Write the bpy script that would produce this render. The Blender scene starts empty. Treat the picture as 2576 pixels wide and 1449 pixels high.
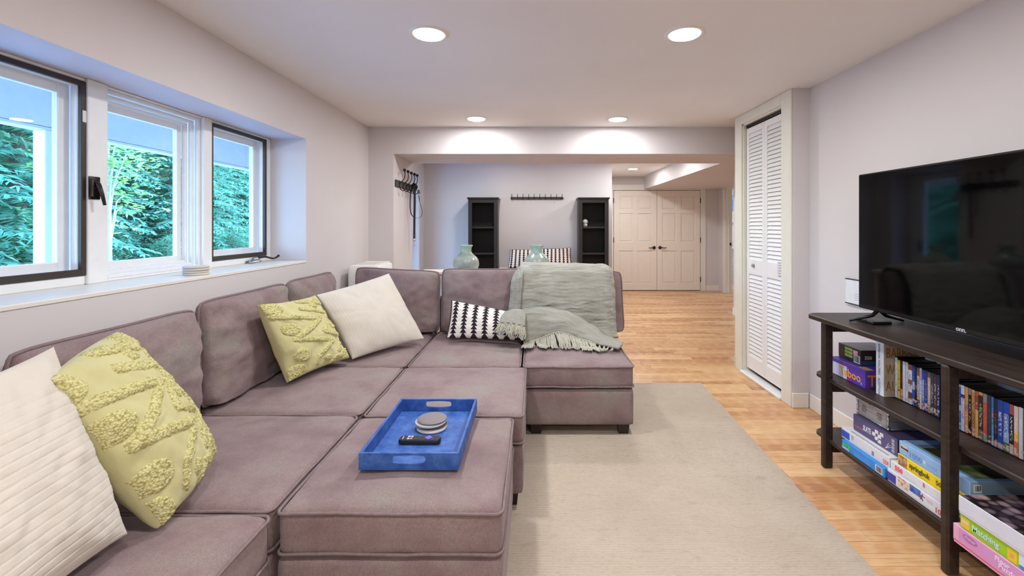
import bpy, math, random
import numpy as np
from mathutils import Vector, Matrix, noise as mnoise

# ------------------------------------------------------------------ camera, world, sun, exposure
SC = bpy.context.scene
COL = SC.collection
CAM_H = 1.32
cam = bpy.data.cameras.new('camera')
cam.sensor_fit = 'HORIZONTAL'; cam.sensor_width = 36.0
cam.lens = 1150.0 / 2576.0 * 36.0
cam.shift_x = -57.0 / 2576.0
cam.shift_y = -156.5 / 2576.0
cam.clip_start = 0.05; cam.clip_end = 300
camo = bpy.data.objects.new('camera', cam); COL.objects.link(camo)
camo.location = (0, 0, CAM_H); camo.rotation_euler = (math.pi / 2, 0, 0)
SC.camera = camo

world = bpy.data.worlds.new('world'); SC.world = world
world.use_nodes = True
wn = world.node_tree.nodes; wl = world.node_tree.links
wn.clear()
wo = wn.new('ShaderNodeOutputWorld'); wb = wn.new('ShaderNodeBackground')
sky = wn.new('ShaderNodeTexSky'); sky.sky_type = 'NISHITA'; sky.sun_disc = False
sky.sun_elevation = math.radians(52); sky.sun_rotation = math.radians(60)
sky.air_density = 1.3; sky.dust_density = 0.6; sky.ozone_density = 2.5
tint = wn.new('ShaderNodeMix'); tint.data_type = 'RGBA'; tint.blend_type = 'MULTIPLY'; tint.inputs[0].default_value = 1.0; tint.inputs[7].default_value = (0.61, 0.83, 1.17, 1)
wl.new(sky.outputs[0], tint.inputs[6]); wl.new(tint.outputs[2], wb.inputs[0]); wl.new(wb.outputs[0], wo.inputs[0])
wb.inputs[1].default_value = 2.0

sun = bpy.data.lights.new('sun', 'SUN'); sun.energy = 7.0; sun.angle = math.radians(6)
sun.color = (0.66, 0.88, 1.10)
suno = bpy.data.objects.new('sun', sun); COL.objects.link(suno)
suno.rotation_euler = (math.radians(-38), math.radians(8), 0)      # high, along the house front

SC.view_settings.view_transform = 'Standard'
SC.view_settings.look = 'None'
SC.view_settings.gamma = 1.0
SC.view_settings.use_curve_mapping = False
SC.view_settings.exposure = 0.15
LAMP_W = 16.0
LAMP_RGB = (0.95, 0.97, 0.97)

random.seed(7)
rng = np.random.default_rng(7)

# ------------------------------------------------------------------ helpers
def S(r, g, b):
    f = lambda c: (c / 255.0) / 12.92 if c / 255.0 <= 0.04045 else ((c / 255.0 + 0.055) / 1.055) ** 2.4
    return (f(r), f(g), f(b), 1.0)

def at(px, py, Y):
    """world point seen in direction (px, py) of the photograph at depth Y"""
    return ((px - 1345.0) * Y / 1150.0, Y, CAM_H - (py - 568.0) * Y / 1150.0)

class NT:
    def __init__(s, name):
        s.m = bpy.data.materials.new(name); s.m.use_nodes = True
        s.n = s.m.node_tree.nodes; s.l = s.m.node_tree.links
        s.b = s.n['Principled BSDF']; s.out = s.n['Material Output']
    def new(s, t, **kw):
        x = s.n.new(t)
        for k, v in kw.items(): setattr(x, k, v)
        return x
    def link(s, a, b): s.l.new(a, b)
    def math(s, op, a, b=None, clamp=False):
        x = s.n.new('ShaderNodeMath'); x.operation = op; x.use_clamp = clamp
        for i, v in enumerate((a, b)):
            if v is None: continue
            if isinstance(v, (int, float)): x.inputs[i].default_value = v
            else: s.l.new(v, x.inputs[i])
        return x.outputs[0]
    def noise(s, vec, scale, detail=3, rough=0.5):
        x = s.n.new('ShaderNodeTexNoise'); x.inputs['Scale'].default_value = scale
        x.inputs['Detail'].default_value = detail; x.inputs['Roughness'].default_value = rough
        if vec is not None: s.l.new(vec, x.inputs['Vector'])
        return x.outputs['Fac']
    def ramp(s, fac, stops, interp='LINEAR'):
        x = s.n.new('ShaderNodeValToRGB'); cr = x.color_ramp; cr.interpolation = interp
        while len(cr.elements) < len(stops): cr.elements.new(0.5)
        for e, (p, c) in zip(cr.elements, stops): e.position = p; e.color = c
        if fac is not None: s.l.new(fac, x.inputs[0])
        return x.outputs[0]
    def mix(s, fac, a, b, mode='MIX'):
        x = s.n.new('ShaderNodeMix'); x.data_type = 'RGBA'; x.blend_type = mode
        for sock, v in ((x.inputs[0], fac), (x.inputs[6], a), (x.inputs[7], b)):
            if isinstance(v, (int, float)): sock.default_value = v
            elif isinstance(v, tuple): sock.default_value = v
            else: s.l.new(v, sock)
        return x.outputs[2]
    def pos(s): return s.n.new('ShaderNodeNewGeometry').outputs['Position']
    def obj(s): return s.n.new('ShaderNodeTexCoord').outputs['Object']
    def gen(s): return s.n.new('ShaderNodeTexCoord').outputs['Generated']
    def uv(s): return s.n.new('ShaderNodeTexCoord').outputs['UV']
    def scale(s, vec, sc):
        x = s.n.new('ShaderNodeMapping'); x.inputs['Scale'].default_value = sc
        s.l.new(vec, x.inputs['Vector']); return x.outputs[0]
    def sep(s, vec):
        x = s.n.new('ShaderNodeSeparateXYZ'); s.l.new(vec, x.inputs[0]); return x.outputs
    def bump(s, h, strength=0.3, dist=0.01):
        x = s.n.new('ShaderNodeBump'); x.inputs['Strength'].default_value = strength
        x.inputs['Distance'].default_value = dist
        s.l.new(h, x.inputs['Height']); s.l.new(x.outputs[0], s.b.inputs['Normal'])
    def set(s, color=None, rough=None, metal=None, spec=None, **kw):
        if color is not None:
            if isinstance(color, tuple): s.b.inputs['Base Color'].default_value = color
            else: s.l.new(color, s.b.inputs['Base Color'])
        if rough is not None:
            if isinstance(rough, (int, float)): s.b.inputs['Roughness'].default_value = rough
            else: s.l.new(rough, s.b.inputs['Roughness'])
        if metal is not None: s.b.inputs['Metallic'].default_value = metal
        if spec is not None: s.b.inputs['Specular IOR Level'].default_value = spec
        for k, v in kw.items(): s.b.inputs[k].default_value = v

def plain(name, rgb, rough=0.5, metal=0.0, var=0.06, scale=14.0, bump=0.0, spec=0.5, stretch=(1, 1, 1)):
    t = NT(name); c = S(*rgb)
    n = t.noise(t.scale(t.obj(), stretch), scale, 4)
    dk = tuple(x * (1 - var) for x in c[:3]) + (1,); lt = tuple(min(1, x * (1 + var)) for x in c[:3]) + (1,)
    t.set(t.ramp(n, [(0.3, dk), (0.7, lt)]), rough, metal, spec)
    if bump: t.bump(t.noise(t.obj(), scale * 8, 3), bump, 0.002)
    return t.m

class MB:
    def __init__(s): s.v = []; s.f = []; s.mi = []
    def add(s, vs, fs, mi=0):
        o = len(s.v); s.v.extend([tuple(map(float, p)) for p in vs])
        for f in fs: s.f.append(tuple(i + o for i in f)); s.mi.append(mi)
        return s
    def box(s, x0, x1, y0, y1, z0, z1, mi=0):
        x0, x1 = sorted((x0, x1)); y0, y1 = sorted((y0, y1)); z0, z1 = sorted((z0, z1))
        v = [(x, y, z) for z in (z0, z1) for y in (y0, y1) for x in (x0, x1)]
        return s.add(v, [(0, 2, 3, 1), (4, 5, 7, 6), (0, 1, 5, 4), (2, 6, 7, 3), (0, 4, 6, 2), (1, 3, 7, 5)], mi)
    def cbox(s, x0, x1, y0, y1, z0, z1, c=0.004, mi=0):
        x0, x1 = sorted((x0, x1)); y0, y1 = sorted((y0, y1)); z0, z1 = sorted((z0, z1))
        c = min(c, 0.45 * min(x1 - x0, y1 - y0, z1 - z0))
        V = []; idx = {}
        for i, x in enumerate((x0, x1)):
            for j, y in enumerate((y0, y1)):
                for k, z in enumerate((z0, z1)):
                    sx, sy, sz = (1 - 2 * i), (1 - 2 * j), (1 - 2 * k)
                    for a, p in enumerate(((x, y + sy * c, z + sz * c), (x + sx * c, y, z + sz * c), (x + sx * c, y + sy * c, z))):
                        idx[(i, j, k, a)] = len(V); V.append(p)
        F = []
        def q(*ks): F.append(tuple(idx[k] for k in ks))
        for i in (0, 1):
            r = [(i, 0, 0, 0), (i, 0, 1, 0), (i, 1, 1, 0), (i, 1, 0, 0)]; q(*(r if i == 0 else r[::-1]))
            r = [(0, i, 0, 1), (1, i, 0, 1), (1, i, 1, 1), (0, i, 1, 1)]; q(*(r if i == 0 else r[::-1]))
            r = [(0, 0, i, 2), (0, 1, i, 2), (1, 1, i, 2), (1, 0, i, 2)]; q(*(r if i == 0 else r[::-1]))
        for i in (0, 1):
            for j in (0, 1):
                q((i, j, 0, 0), (i, j, 1, 0), (i, j, 1, 1), (i, j, 0, 1))
                q((i, 0, j, 0), (i, 1, j, 0), (i, 1, j, 2), (i, 0, j, 2))
                q((0, i, j, 1), (1, i, j, 1), (1, i, j, 2), (0, i, j, 2))
        for i in (0, 1):
            for j in (0, 1):
                for k in (0, 1): q((i, j, k, 0), (i, j, k, 1), (i, j, k, 2))
        return s.add(V, F, mi)
    def tube(s, pts, r, n=8, closed=False, mi=0, cap=True):
        P = [Vector(p) for p in pts]; m = len(P)
        R = r if hasattr(r, '__len__') else [r] * m
        vs = []; prev = None
        for i in range(m):
            a = P[(i - 1) % m] if (closed or i > 0) else P[i]
            b = P[(i + 1) % m] if (closed or i < m - 1) else P[i]
            t = (b - a)
            t = t.normalized() if t.length > 1e-9 else Vector((0, 0, 1))
            if prev is None:
                u = t.orthogonal().normalized()
            else:
                u = prev - t * prev.dot(t)
                u = u.normalized() if u.length > 1e-6 else t.orthogonal().normalized()
            prev = u; w = t.cross(u)
            for k in range(n):
                a2 = 2 * math.pi * k / n
                vs.append(P[i] + (u * math.cos(a2) + w * math.sin(a2)) * R[i])
        fs = []
        for i in range(m if closed else m - 1):
            for k in range(n):
                i2 = (i + 1) % m; k2 = (k + 1) % n
                fs.append((i * n + k, i * n + k2, i2 * n + k2, i2 * n + k))
        if cap and not closed:
            fs.append(tuple(range(n))[::-1]); fs.append(tuple((m - 1) * n + k for k in range(n)))
        return s.add(vs, fs, mi)
    def lathe(s, prof, cx, cy, n=24, mi=0, close=True):
        vs = []
        for r, z in prof:
            for k in range(n):
                a = 2 * math.pi * k / n; vs.append((cx + r * math.cos(a), cy + r * math.sin(a), z))
        fs = []
        for i in range(len(prof) - 1):
            for k in range(n):
                k2 = (k + 1) % n; fs.append((i * n + k, i * n + k2, (i + 1) * n + k2, (i + 1) * n + k))
        if close:
            fs.append(tuple(range(n))[::-1]); fs.append(tuple((len(prof) - 1) * n + k for k in range(n)))
        return s.add(vs, fs, mi)
    def ball(s, c, r, n=10, m=6, sc=(1, 1, 1), mi=0):
        vs = [(c[0], c[1], c[2] - r * sc[2])]
        for i in range(1, m):
            th = math.pi * i / m
            for k in range(n):
                a = 2 * math.pi * k / n
                vs.append((c[0] + r * sc[0] * math.sin(th) * math.cos(a), c[1] + r * sc[1] * math.sin(th) * math.sin(a), c[2] - r * sc[2] * math.cos(th)))
        vs.append((c[0], c[1], c[2] + r * sc[2]))
        fs = []
        for k in range(n): fs.append((0, 1 + (k + 1) % n, 1 + k))
        for i in range(m - 2):
            for k in range(n):
                k2 = (k + 1) % n; fs.append((1 + i * n + k, 1 + i * n + k2, 1 + (i + 1) * n + k2, 1 + (i + 1) * n + k))
        L = len(vs) - 1
        for k in range(n): fs.append((L, 1 + (m - 2) * n + k, 1 + (m - 2) * n + (k + 1) % n))
        return s.add(vs, fs, mi)
    def grid(s, P, mi=0, flip=False):
        m, n = P.shape[:2]
        fs = []
        for i in range(m - 1):
            for j in range(n - 1):
                q = (i * n + j, i * n + j + 1, (i + 1) * n + j + 1, (i + 1) * n + j)
                fs.append(q[::-1] if flip else q)
        return s.add(P.reshape(-1, 3).tolist(), fs, mi)
    def xform(s, M, start=0):
        for i in range(start, len(s.v)): s.v[i] = tuple(M @ Vector(s.v[i]))
        return s
    def mesh(s, name, mats, smooth=False):
        me = bpy.data.meshes.new(name); me.from_pydata(s.v, [], s.f); me.update()
        for m in (mats if isinstance(mats, (list, tuple)) else [mats]): me.materials.append(m)
        if any(s.mi): me.polygons.foreach_set('material_index', s.mi)
        if smooth:
            me.polygons.foreach_set('use_smooth', [True] * len(me.polygons))
            if smooth == 'auto': me.set_sharp_from_angle(angle=math.radians(38))
        return me
    def build(s, name, mats, parent=None, smooth=False):
        me = s.mesh(name, mats, smooth)
        o = bpy.data.objects.new(name, me); COL.objects.link(o)
        if parent is not None: attach(o, parent)
        return o

def wloc(o):
    v = Vector(o.location); p = o.parent
    while p is not None: v += Vector(p.location); p = p.parent
    return v
def attach(o, parent):
    o.parent = parent; o.location = Vector(o.location) - wloc(parent)
def tag(o, label=None, cat=None, group=None, kind=None):
    if label: o['label'] = label
    if cat: o['category'] = cat
    if group: o['group'] = group
    if kind: o['kind'] = kind
    return o
def thing(name, label, cat, loc=(0, 0, 0), group=None, kind=None):
    o = bpy.data.objects.new(name, None); COL.objects.link(o); o.location = loc
    o.empty_display_size = 0.05
    return tag(o, label, cat, group, kind)
def struct(o): o['kind'] = 'structure'; return o
def copy_tree(o, parent=None):
    c = o.copy(); COL.objects.link(c)
    if parent is not None: c.parent = parent
    for ch in list(o.children): copy_tree(ch, c)
    return c

_texts = []
def text(s, m, parent, origin, xd, yd, size, name='lettering', extrude=0.0006, align='LEFT', shear=0.0, bold=0.0, sx=1.0):
    """flat lettering as a mesh: origin, x direction, y (up) direction, cap size"""
    cu = bpy.data.curves.new(name, 'FONT'); cu.body = s; cu.size = size; cu.extrude = extrude
    cu.align_x = align; cu.shear = shear; cu.offset = bold; cu.resolution_u = 2
    xd = Vector(xd).normalized(); yd = Vector(yd).normalized(); zd = xd.cross(yd)
    M = Matrix(((xd.x * sx, yd.x, zd.x, origin[0]), (xd.y * sx, yd.y, zd.y, origin[1]), (xd.z * sx, yd.z, zd.z, origin[2]), (0, 0, 0, 1)))
    o = bpy.data.objects.new(name, cu); COL.objects.link(o)
    dg = bpy.context.evaluated_depsgraph_get()
    me = bpy.data.meshes.new_from_object(o.evaluated_get(dg))
    bpy.data.objects.remove(o); me.transform(M); me.name = name
    me.materials.clear(); me.materials.append(m)
    o = bpy.data.objects.new(name, me); COL.objects.link(o)
    attach(o, parent)
    return o

# soft shapes ------------------------------------------------------
def fbm(p, s, oct=3):
    return mnoise.fractal(Vector(p) * s, 1.0, 2.0, oct)

def soft_box(mb, x0, x1, y0, y1, z0, z1, r=0.03, crown=0.0, n=18, wr=0.0, seed=0, side=0.0, mi=0):
    """upholstered block: rounded edges, crowned top, slightly swollen sides"""
    c = np.array([(x0 + x1) / 2, (y0 + y1) / 2, (z0 + z1) / 2]); h = np.array([(x1 - x0) / 2, (y1 - y0) / 2, (z1 - z0) / 2])
    key = {}; V = []; F = []
    nz = max(6, int(n * 0.5))
    def ax(m):
        t = np.linspace(-1, 1, m + 1); return np.sign(t) * (1 - (1 - np.abs(t)) ** 1.5)
    A = ax(n); B = ax(n); Cc = ax(nz)
    def vid(p):
        k = tuple(np.round(p, 5))
        if k in key: return key[k]
        q = np.array(p) * h
        inner = np.clip(q, -(h - r), h - r)
        d = q - inner; L = np.linalg.norm(d)
        if L > 1e-9:
            q = inner + d / L * r
        u, v, w = p
        if crown and w > 0: q[2] += crown * (1 - u * u) * (1 - v * v) * w
        if side:
            q[0] += np.sign(u) * side * (abs(u) > .99) * (1 - v * v) * (1 - w * w)
            q[1] += np.sign(v) * side * (abs(v) > .99) * (1 - u * u) * (1 - w * w)
        q = q + c
        if wr:
            f = fbm((q[0] + seed * 3.1, q[1], q[2]), 5.0, 3) * wr
            q[2] += f * (1 if w > 0.2 else 0.3); q[1] += f * .4
        key[k] = len(V); V.append(q.tolist()); return key[k]
    for (U, W, fn) in ((A, B, lambda a, b: (a, b, 1)), (A, B, lambda a, b: (b, a, -1)), (A, Cc, lambda a, b: (a, -1, b)), (A, Cc, lambda a, b: (-a, 1, b)),
                       (B, Cc, lambda a, b: (1, a, b)), (B, Cc, lambda a, b: (-1, -a, b))):
        for i in range(len(U) - 1):
            for j in range(len(W) - 1):
                F.append((vid(fn(U[i], W[j])), vid(fn(U[i + 1], W[j])), vid(fn(U[i + 1], W[j + 1])), vid(fn(U[i], W[j + 1]))))
    F = [f for f in F if len(set(f)) == 4]
    return mb.add(V, F, mi)

def rect_loop(x0, x1, y0, y1, z, r, k=4, wob=0.0, seed=0):
    pts = []
    for cx, cy, a0 in ((x1 - r, y1 - r, 0), (x0 + r, y1 - r, 90), (x0 + r, y0 + r, 180), (x1 - r, y0 + r, 270)):
        for i in range(k + 1):
            a = math.radians(a0 + 90 * i / k); pts.append([cx + r * math.cos(a), cy + r * math.sin(a), z])
    out = []
    for i in range(len(pts)):
        a = Vector(pts[i]); b = Vector(pts[(i + 1) % len(pts)])
        m = max(1, int((b - a).length / 0.05))
        for j in range(m): out.append(a.lerp(b, j / m))
    if wob:
        for p in out: p.z += fbm((p.x + seed, p.y, 0), 6, 2) * wob
    return out

def pillow_points(TL, TR, BR, BL, th, nu=40, nv=40, full=0.55, sag=0.04, ear=0.0, seed=0, wr=0.006, wscale=5.0, edge=0.006, bottom=0.0, rnd=0.0):
    """front and back sheets of a stuffed pillow, u along TL->TR, v from top to bottom; also uv grid and normals"""
    TL, TR, BR, BL = (np.array(p, float) for p in (TL, TR, BR, BL))
    U = np.linspace(-1, 1, nu); Vv = np.linspace(-1, 1, nv)
    U = np.sign(U) * (1 - (1 - np.abs(U)) ** 1.25); Vv = np.sign(Vv) * (1 - (1 - np.abs(Vv)) ** 1.25)
    uu, vv = np.meshgrid(U, Vv)
    # pull the edges in between the corners
    ku = uu * (1 - sag * (1 - vv ** 2) * np.abs(uu) ** 2); kv = vv * (1 - sag * (1 - uu ** 2) * np.abs(vv) ** 2)
    cr = 1 - rnd * (uu * uu * vv * vv) ** 3; ku = ku * cr; kv = kv * cr
    s = (ku + 1) / 2; t = (kv + 1) / 2
    P = (TL[None, None] * ((1 - s) * (1 - t))[..., None] + TR * (s * (1 - t))[..., None] + BR * (s * t)[..., None] + BL * ((1 - s) * t)[..., None])
    du = np.array((TR + BR - TL - BL)); dv = np.array((BL + BR - TL - TR))
    N = np.cross(dv, du); N = N / np.linalg.norm(N)
    ve = np.where(vv > 0, vv * (1 - bottom), vv)
    prof = np.clip((1 - uu ** 2) * (1 - ve ** 2), 0, 1) ** full
    W = np.zeros_like(uu)
    for i in range(nv):
        for j in range(nu):
            x, y = uu[i, j], vv[i, j]
            a = math.atan2(y, x); rr = math.hypot(x, y)
            W[i, j] = (mnoise.fractal(Vector((x * wscale * .5 + seed * 7.7, y * wscale * .5, 1.3)), 1.0, 2.0, 3)
                       + 0.8 * rr * mnoise.noise(Vector((math.cos(a) * 5 + seed, math.sin(a) * 5, rr * 1.2))))
    W = W * wr * np.clip(prof * 3, 0, 1)
    F = P + N * ((th / 2) * prof + W + edge / 2)[..., None]
    B = P - N * ((th / 2) * prof + W * .5 + edge / 2)[..., None]
    return F, B, uu, vv, N, P

def pillow(name, m, TL, TR, BR, BL, th, parent=None, piping=None, pr=0.005, rib=None, **kw):
    F, B, uu, vv, N, P = pillow_points(TL, TR, BR, BL, th, **kw)
    if rib is not None:
        amp, cnt = rib
        prof = np.clip((1 - uu ** 4) * (1 - np.clip(np.abs(vv) - .1, 0, 1) ** 6) * 2.5, 0, 1)
        F = F + N * (-amp * (1 - np.abs(np.sin(vv * cnt * math.pi / 2))) ** 4 * np.clip((vv + .72) * 6, 0, 1) * prof)[..., None]
    mb = MB(); mb.grid(F, flip=True); n0 = len(mb.v); mb.grid(B)
    nv, nu = uu.shape
    ring = [(0, j) for j in range(nu)] + [(i, nu - 1) for i in range(1, nv)] + [(nv - 1, j) for j in range(nu - 2, -1, -1)] + [(i, 0) for i in range(nv - 2, 0, -1)]
    for a, b in zip(ring, ring[1:] + ring[:1]):
        ia = a[0] * nu + a[1]; ib = b[0] * nu + b[1]
        mb.f.append((ia, ib, n0 + ib, n0 + ia)); mb.mi.append(0)
    o = mb.build(name, m, parent, True)
    uvl = o.data.uv_layers.new(name='UVMap')
    UVs = np.concatenate([np.stack([(uu + 1) / 2, (1 - vv) / 2], -1).reshape(-1, 2)] * 2)
    li = np.zeros(len(o.data.loops), int); o.data.loops.foreach_get('vertex_index', li)
    uvl.data.foreach_set('uv', UVs[li].ravel())
    if piping is not None:
        pc = P.mean((0, 1)); pts = [pc + (P[a] - pc) * 1.016 for a in ring][::2]
        MB().tube(pts, pr, 6, closed=True).build('piping', piping, o, True)
    o['_'] = 0; del o['_']
    return o, (F, B, uu, vv, N, P)
# ------------------------------------------------------------------ materials
def wall_mat(name, rgb):
    t = NT(name); c = S(*rgb)
    n = t.noise(t.pos(), 1.2, 2)
    t.set(t.ramp(n, [(0.3, tuple(x * .97 for x in c[:3]) + (1,)), (0.7, tuple(x * 1.02 for x in c[:3]) + (1,))]), 0.62, spec=0.25)
    t.bump(t.noise(t.pos(), 260, 2), 0.05, 0.002)
    return t.m
M_WALL = wall_mat('wall_paint', (214, 208, 209))
M_CEIL = wall_mat('ceiling_paint', (238, 236, 236))
M_TRIM = plain('trim_paint', (232, 229, 222), 0.38, var=.02)
M_WHITE = plain('white_vinyl', (236, 238, 240), 0.35, var=.02)
M_DARKFRAME = plain('dark_bronze_frame', (52, 44, 40), 0.45)
M_BRONZE = plain('bronze_metal', (54, 46, 40), 0.35, metal=.6)
M_BLACKMETAL = plain('black_iron', (26, 24, 24), 0.45, metal=.4)
M_STEEL = plain('brushed_steel', (170, 172, 175), 0.3, metal=.9)
M_BLACK = plain('black_plastic', (20, 20, 22), 0.35)
M_CONCRETE = plain('bounce_patio_concrete', (188, 192, 196), 0.85, var=.1, scale=3)

def glass_mat():
    t = NT('window_glass'); t.n.remove(t.b)
    tr = t.new('ShaderNodeBsdfTransparent'); gl = t.new('ShaderNodeBsdfGlossy'); gl.inputs['Roughness'].default_value = 0.01
    tr.inputs[0].default_value = (0.93, 0.97, 0.98, 1)
    fr = t.new('ShaderNodeFresnel'); fr.inputs[0].default_value = 1.45
    mx = t.new('ShaderNodeMixShader'); geo = t.new('ShaderNodeNewGeometry'); t.link(t.math('MULTIPLY', fr.outputs[0], t.math('SUBTRACT', 1.0, geo.outputs['Backfacing'])), mx.inputs[0]); t.link(tr.outputs[0], mx.inputs[1]); t.link(gl.outputs[0], mx.inputs[2])
    t.link(mx.outputs[0], t.out.inputs[0]); return t.m
M_GLASS = glass_mat()

def plank_mat():
    t = NT('honey_hardwood')
    geo = t.new('ShaderNodeNewGeometry'); oi = t.new('ShaderNodeObjectInfo')
    rnd = t.math('FRACT', t.math('ADD', t.math('MULTIPLY', geo.outputs['Random Per Island'], 7.31), t.math('MULTIPLY', oi.outputs['Random'], 3.77)))
    off = t.new('ShaderNodeCombineXYZ'); t.link(t.math('MULTIPLY', rnd, 41.0), off.inputs[0]); t.link(t.math('MULTIPLY', rnd, 17.0), off.inputs[1])
    add = t.new('ShaderNodeVectorMath'); add.operation = 'ADD'; t.link(geo.outputs['Position'], add.inputs[0]); t.link(off.outputs[0], add.inputs[1])
    v = add.outputs[0]
    grain = t.noise(t.scale(v, (2.2, 46, 1)), 1.6, 5, .6)
    cloud = t.noise(t.scale(v, (1.5, 9, 1)), 1.5, 2)
    wv = t.new('ShaderNodeTexWave'); wv.wave_type = 'RINGS'; wv.rings_direction = 'Y'
    wv.inputs['Scale'].default_value = 5.0; wv.inputs['Distortion'].default_value = 3.0; wv.inputs['Detail'].default_value = 2
    t.link(t.scale(v, (.55, 7, 1)), wv.inputs['Vector'])
    base = t.ramp(rnd, [(0.0, S(194, 141, 93)), (0.25, S(216, 168, 118)), (0.5, S(230, 189, 140)), (0.75, S(206, 153, 105)), (1.0, S(172, 118, 76))])
    c = t.mix(t.math('MULTIPLY', t.ramp(grain, [(0.42, (0, 0, 0, 1)), (0.66, (1, 1, 1, 1))]), .45), base, S(166, 110, 68))
    c = t.mix(t.math('MULTIPLY', t.ramp(wv.outputs['Fac'], [(0.5, (0, 0, 0, 1)), (0.95, (1, 1, 1, 1))]), t.math('MULTIPLY', cloud, .38)), c, S(236, 202, 160))
    vor = t.new('ShaderNodeTexVoronoi'); vor.inputs['Scale'].default_value = 1.0; t.link(t.scale(v, (2.1, 6.5, 1)), vor.inputs['Vector'])
    knot = t.ramp(vor.outputs['Distance'], [(0.02, (1, 1, 1, 1)), (0.085, (0, 0, 0, 1))])
    sel = t.ramp(vor.outputs['Color'], [(0.68, (0, 0, 0, 1)), (0.70, (1, 1, 1, 1))])
    c = t.mix(t.math('MULTIPLY', t.math('MULTIPLY', knot, sel), .75), c, S(110, 68, 40))
    t.set(c, t.math('ADD', t.math('MULTIPLY', grain, .12), .2), spec=0.45)
    t.bump(grain, 0.05, 0.001)
    return t.m
M_PLANK = plank_mat()
M_SUBFLOOR = plain('floor_joint', (120, 84, 54), 0.8)

# ------------------------------------------------------------------ room shell
CE = 2.32                      # ceiling height
XL, XG = -1.68, -1.94          # left wall, window plane
XR, XC = 2.0, 1.88             # right wall, closet wall
YB, YF = -2.6, 9.3             # rear, far
def sbox(name, *b, mat=None, c=0.0):
    mb = MB()
    (mb.cbox(*b, c) if c else mb.box(*b))
    return struct(mb.build(name, mat or M_WALL))
# left wall with the deep window recess and the patio door recess
WY0, WY1, WZ0, WZ1 = 1.30, 3.36, 1.06, 1.957
DY0, DY1, DZ1 = 5.42, 6.64, 2.06
mb = MB()
XO = -2.10
mb.box(XO, XL, YB, WY0, 0, CE); mb.box(XO, XL, WY0, WY1, 0, WZ0); mb.box(XO, XL, WY0, WY1, WZ1, CE)
mb.box(XO, XL, WY1, DY0, 0, CE); mb.box(XO, XL, DY0, DY1, DZ1, CE); mb.box(XO, XL, DY1, 7.15, 0, CE)
mb.box(XO, XO + .2, YB - .2, 9.6, CE + .12, 5.2)          # unseen storey above, added to shade the porch side from the sun
struct(mb.build('wall_left', M_WALL))
sbox('trim_1', XG - .05, XL + .004, WY0 + .001, WY1 - .001, WZ0 - .012, WZ0 + .006, mat=M_TRIM, c=.003)   # window ledge
mb = MB(); mb.box(XR, XR + .15, YB, 3.32, 0, CE)
struct(mb.build('wall_right', M_WALL))
# closet block
OY0, OY1, OZ = 3.46, 4.13, 2.235
mb = MB()
mb.box(XC, XR + .15, 3.32, OY0, 0, CE); mb.box(XC, XR + .15, OY1, 4.256, 0, CE); mb.box(XC, XR + .15, OY0, OY1, OZ, CE)
mb.box(2.5, 2.6, 3.32, 4.256, 0, CE); mb.box(XR + .15, 2.6, 3.32, OY0, 0, CE); mb.box(XR + .15, 2.6, OY1, 4.256, 0, CE)
struct(mb.build('wall_closet', M_WALL))
sbox('wall_rear', XO, XR + .15, YB - .15, YB, 0, CE)
# dropped header and its left pier
mb = MB(); mb.box(XL, 3.9, 4.62, 5.33, 2.047, CE); mb.box(XL, -1.426, 4.62, 5.33, 0, 2.047)
struct(mb.build('wall_header', M_WALL))
mb = MB(); mb.box(XL, 1.178, 6.97, 9.3, 0, CE)
struct(mb.build('wall_alcove', M_WALL))
# far wall with double door opening, right far wall with bathroom door opening
DX0, DX1, DZ = 1.60, 3.37, 2.045
mb = MB(); mb.box(1.178, DX0, 9.3, 9.45, 0, CE); mb.box(DX1, 3.9, 9.3, 9.45, 0, CE); mb.box(DX0, DX1, 9.3, 9.45, DZ, CE); mb.box(1.178, 3.9, 9.45, 9.6, 0, CE)
struct(mb.build('wall_far', M_WALL))
BX = 3.74; BY0, BY1, BZ = 8.14, 8.95, 2.05
mb = MB(); mb.box(BX, BX + .12, 7.05, BY0, 0, CE); mb.box(BX, BX + .12, BY1, 9.3, 0, CE); mb.box(BX, BX + .12, BY0, BY1, BZ, CE)
mb.box(2.95, BX + .12, 6.7, 6.78, 0, CE); mb.box(BX, BX + .12, 6.78, 7.05, 0, CE); mb.box(3.88, 4.0, 4.2, 6.7, 0, CE); mb.box(2.6, 4.0, 4.1, 4.256, 0, CE)
struct(mb.build('wall_passage', M_WALL))
mb = MB(); mb.box(5.6, 5.7, 7.0, 10.6, 0, CE); mb.box(BX + .12, 5.7, 10.5, 10.6, 0, CE); mb.box(BX + .12, 5.7, 6.95, 7.05, 0, CE)
struct(mb.build('wall_bathroom', wall_mat('bath_paint', (228, 222, 208))))
mb = MB(); mb.box(2.22, 3.72, 5.33, 9.3, 2.064, CE - .001)
struct(mb.build('trim_2', M_WALL))                       # boxed-in duct under the far ceiling
mb = MB(); mb.box(XO, 5.7, YB - .2, 10.6, CE, CE + .12)
struct(mb.build('ceiling', M_CEIL))

# baseboards
def base(name, *b):
    return struct(MB().cbox(*b, .004).build(name, M_TRIM))
BH = .108
base('baseboard_right', XR - .014, XR, YB, 3.306, 0, BH)
base('baseboard_closet_front', XC - .014, XR - .014, 3.306, 3.32, 0, BH)
base('baseboard_closet_end', XC - .016, XC, 4.245, 4.27, 0, BH)
base('baseboard_left', XL, XL + .014, YB, 4.62, 0, BH)
base('baseboard_alcove', XL, 1.178, 6.956, 6.97, 0, BH)
base('baseboard_far', 3.48, BX, 9.286, 9.3, 0, BH)
base('baseboard_passage', 2.934, 3.2, 6.686, 6.70, 0, BH)
base('baseboard_passage_side', 2.934, 2.95, 6.70, 6.78, 0, BH)

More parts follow.
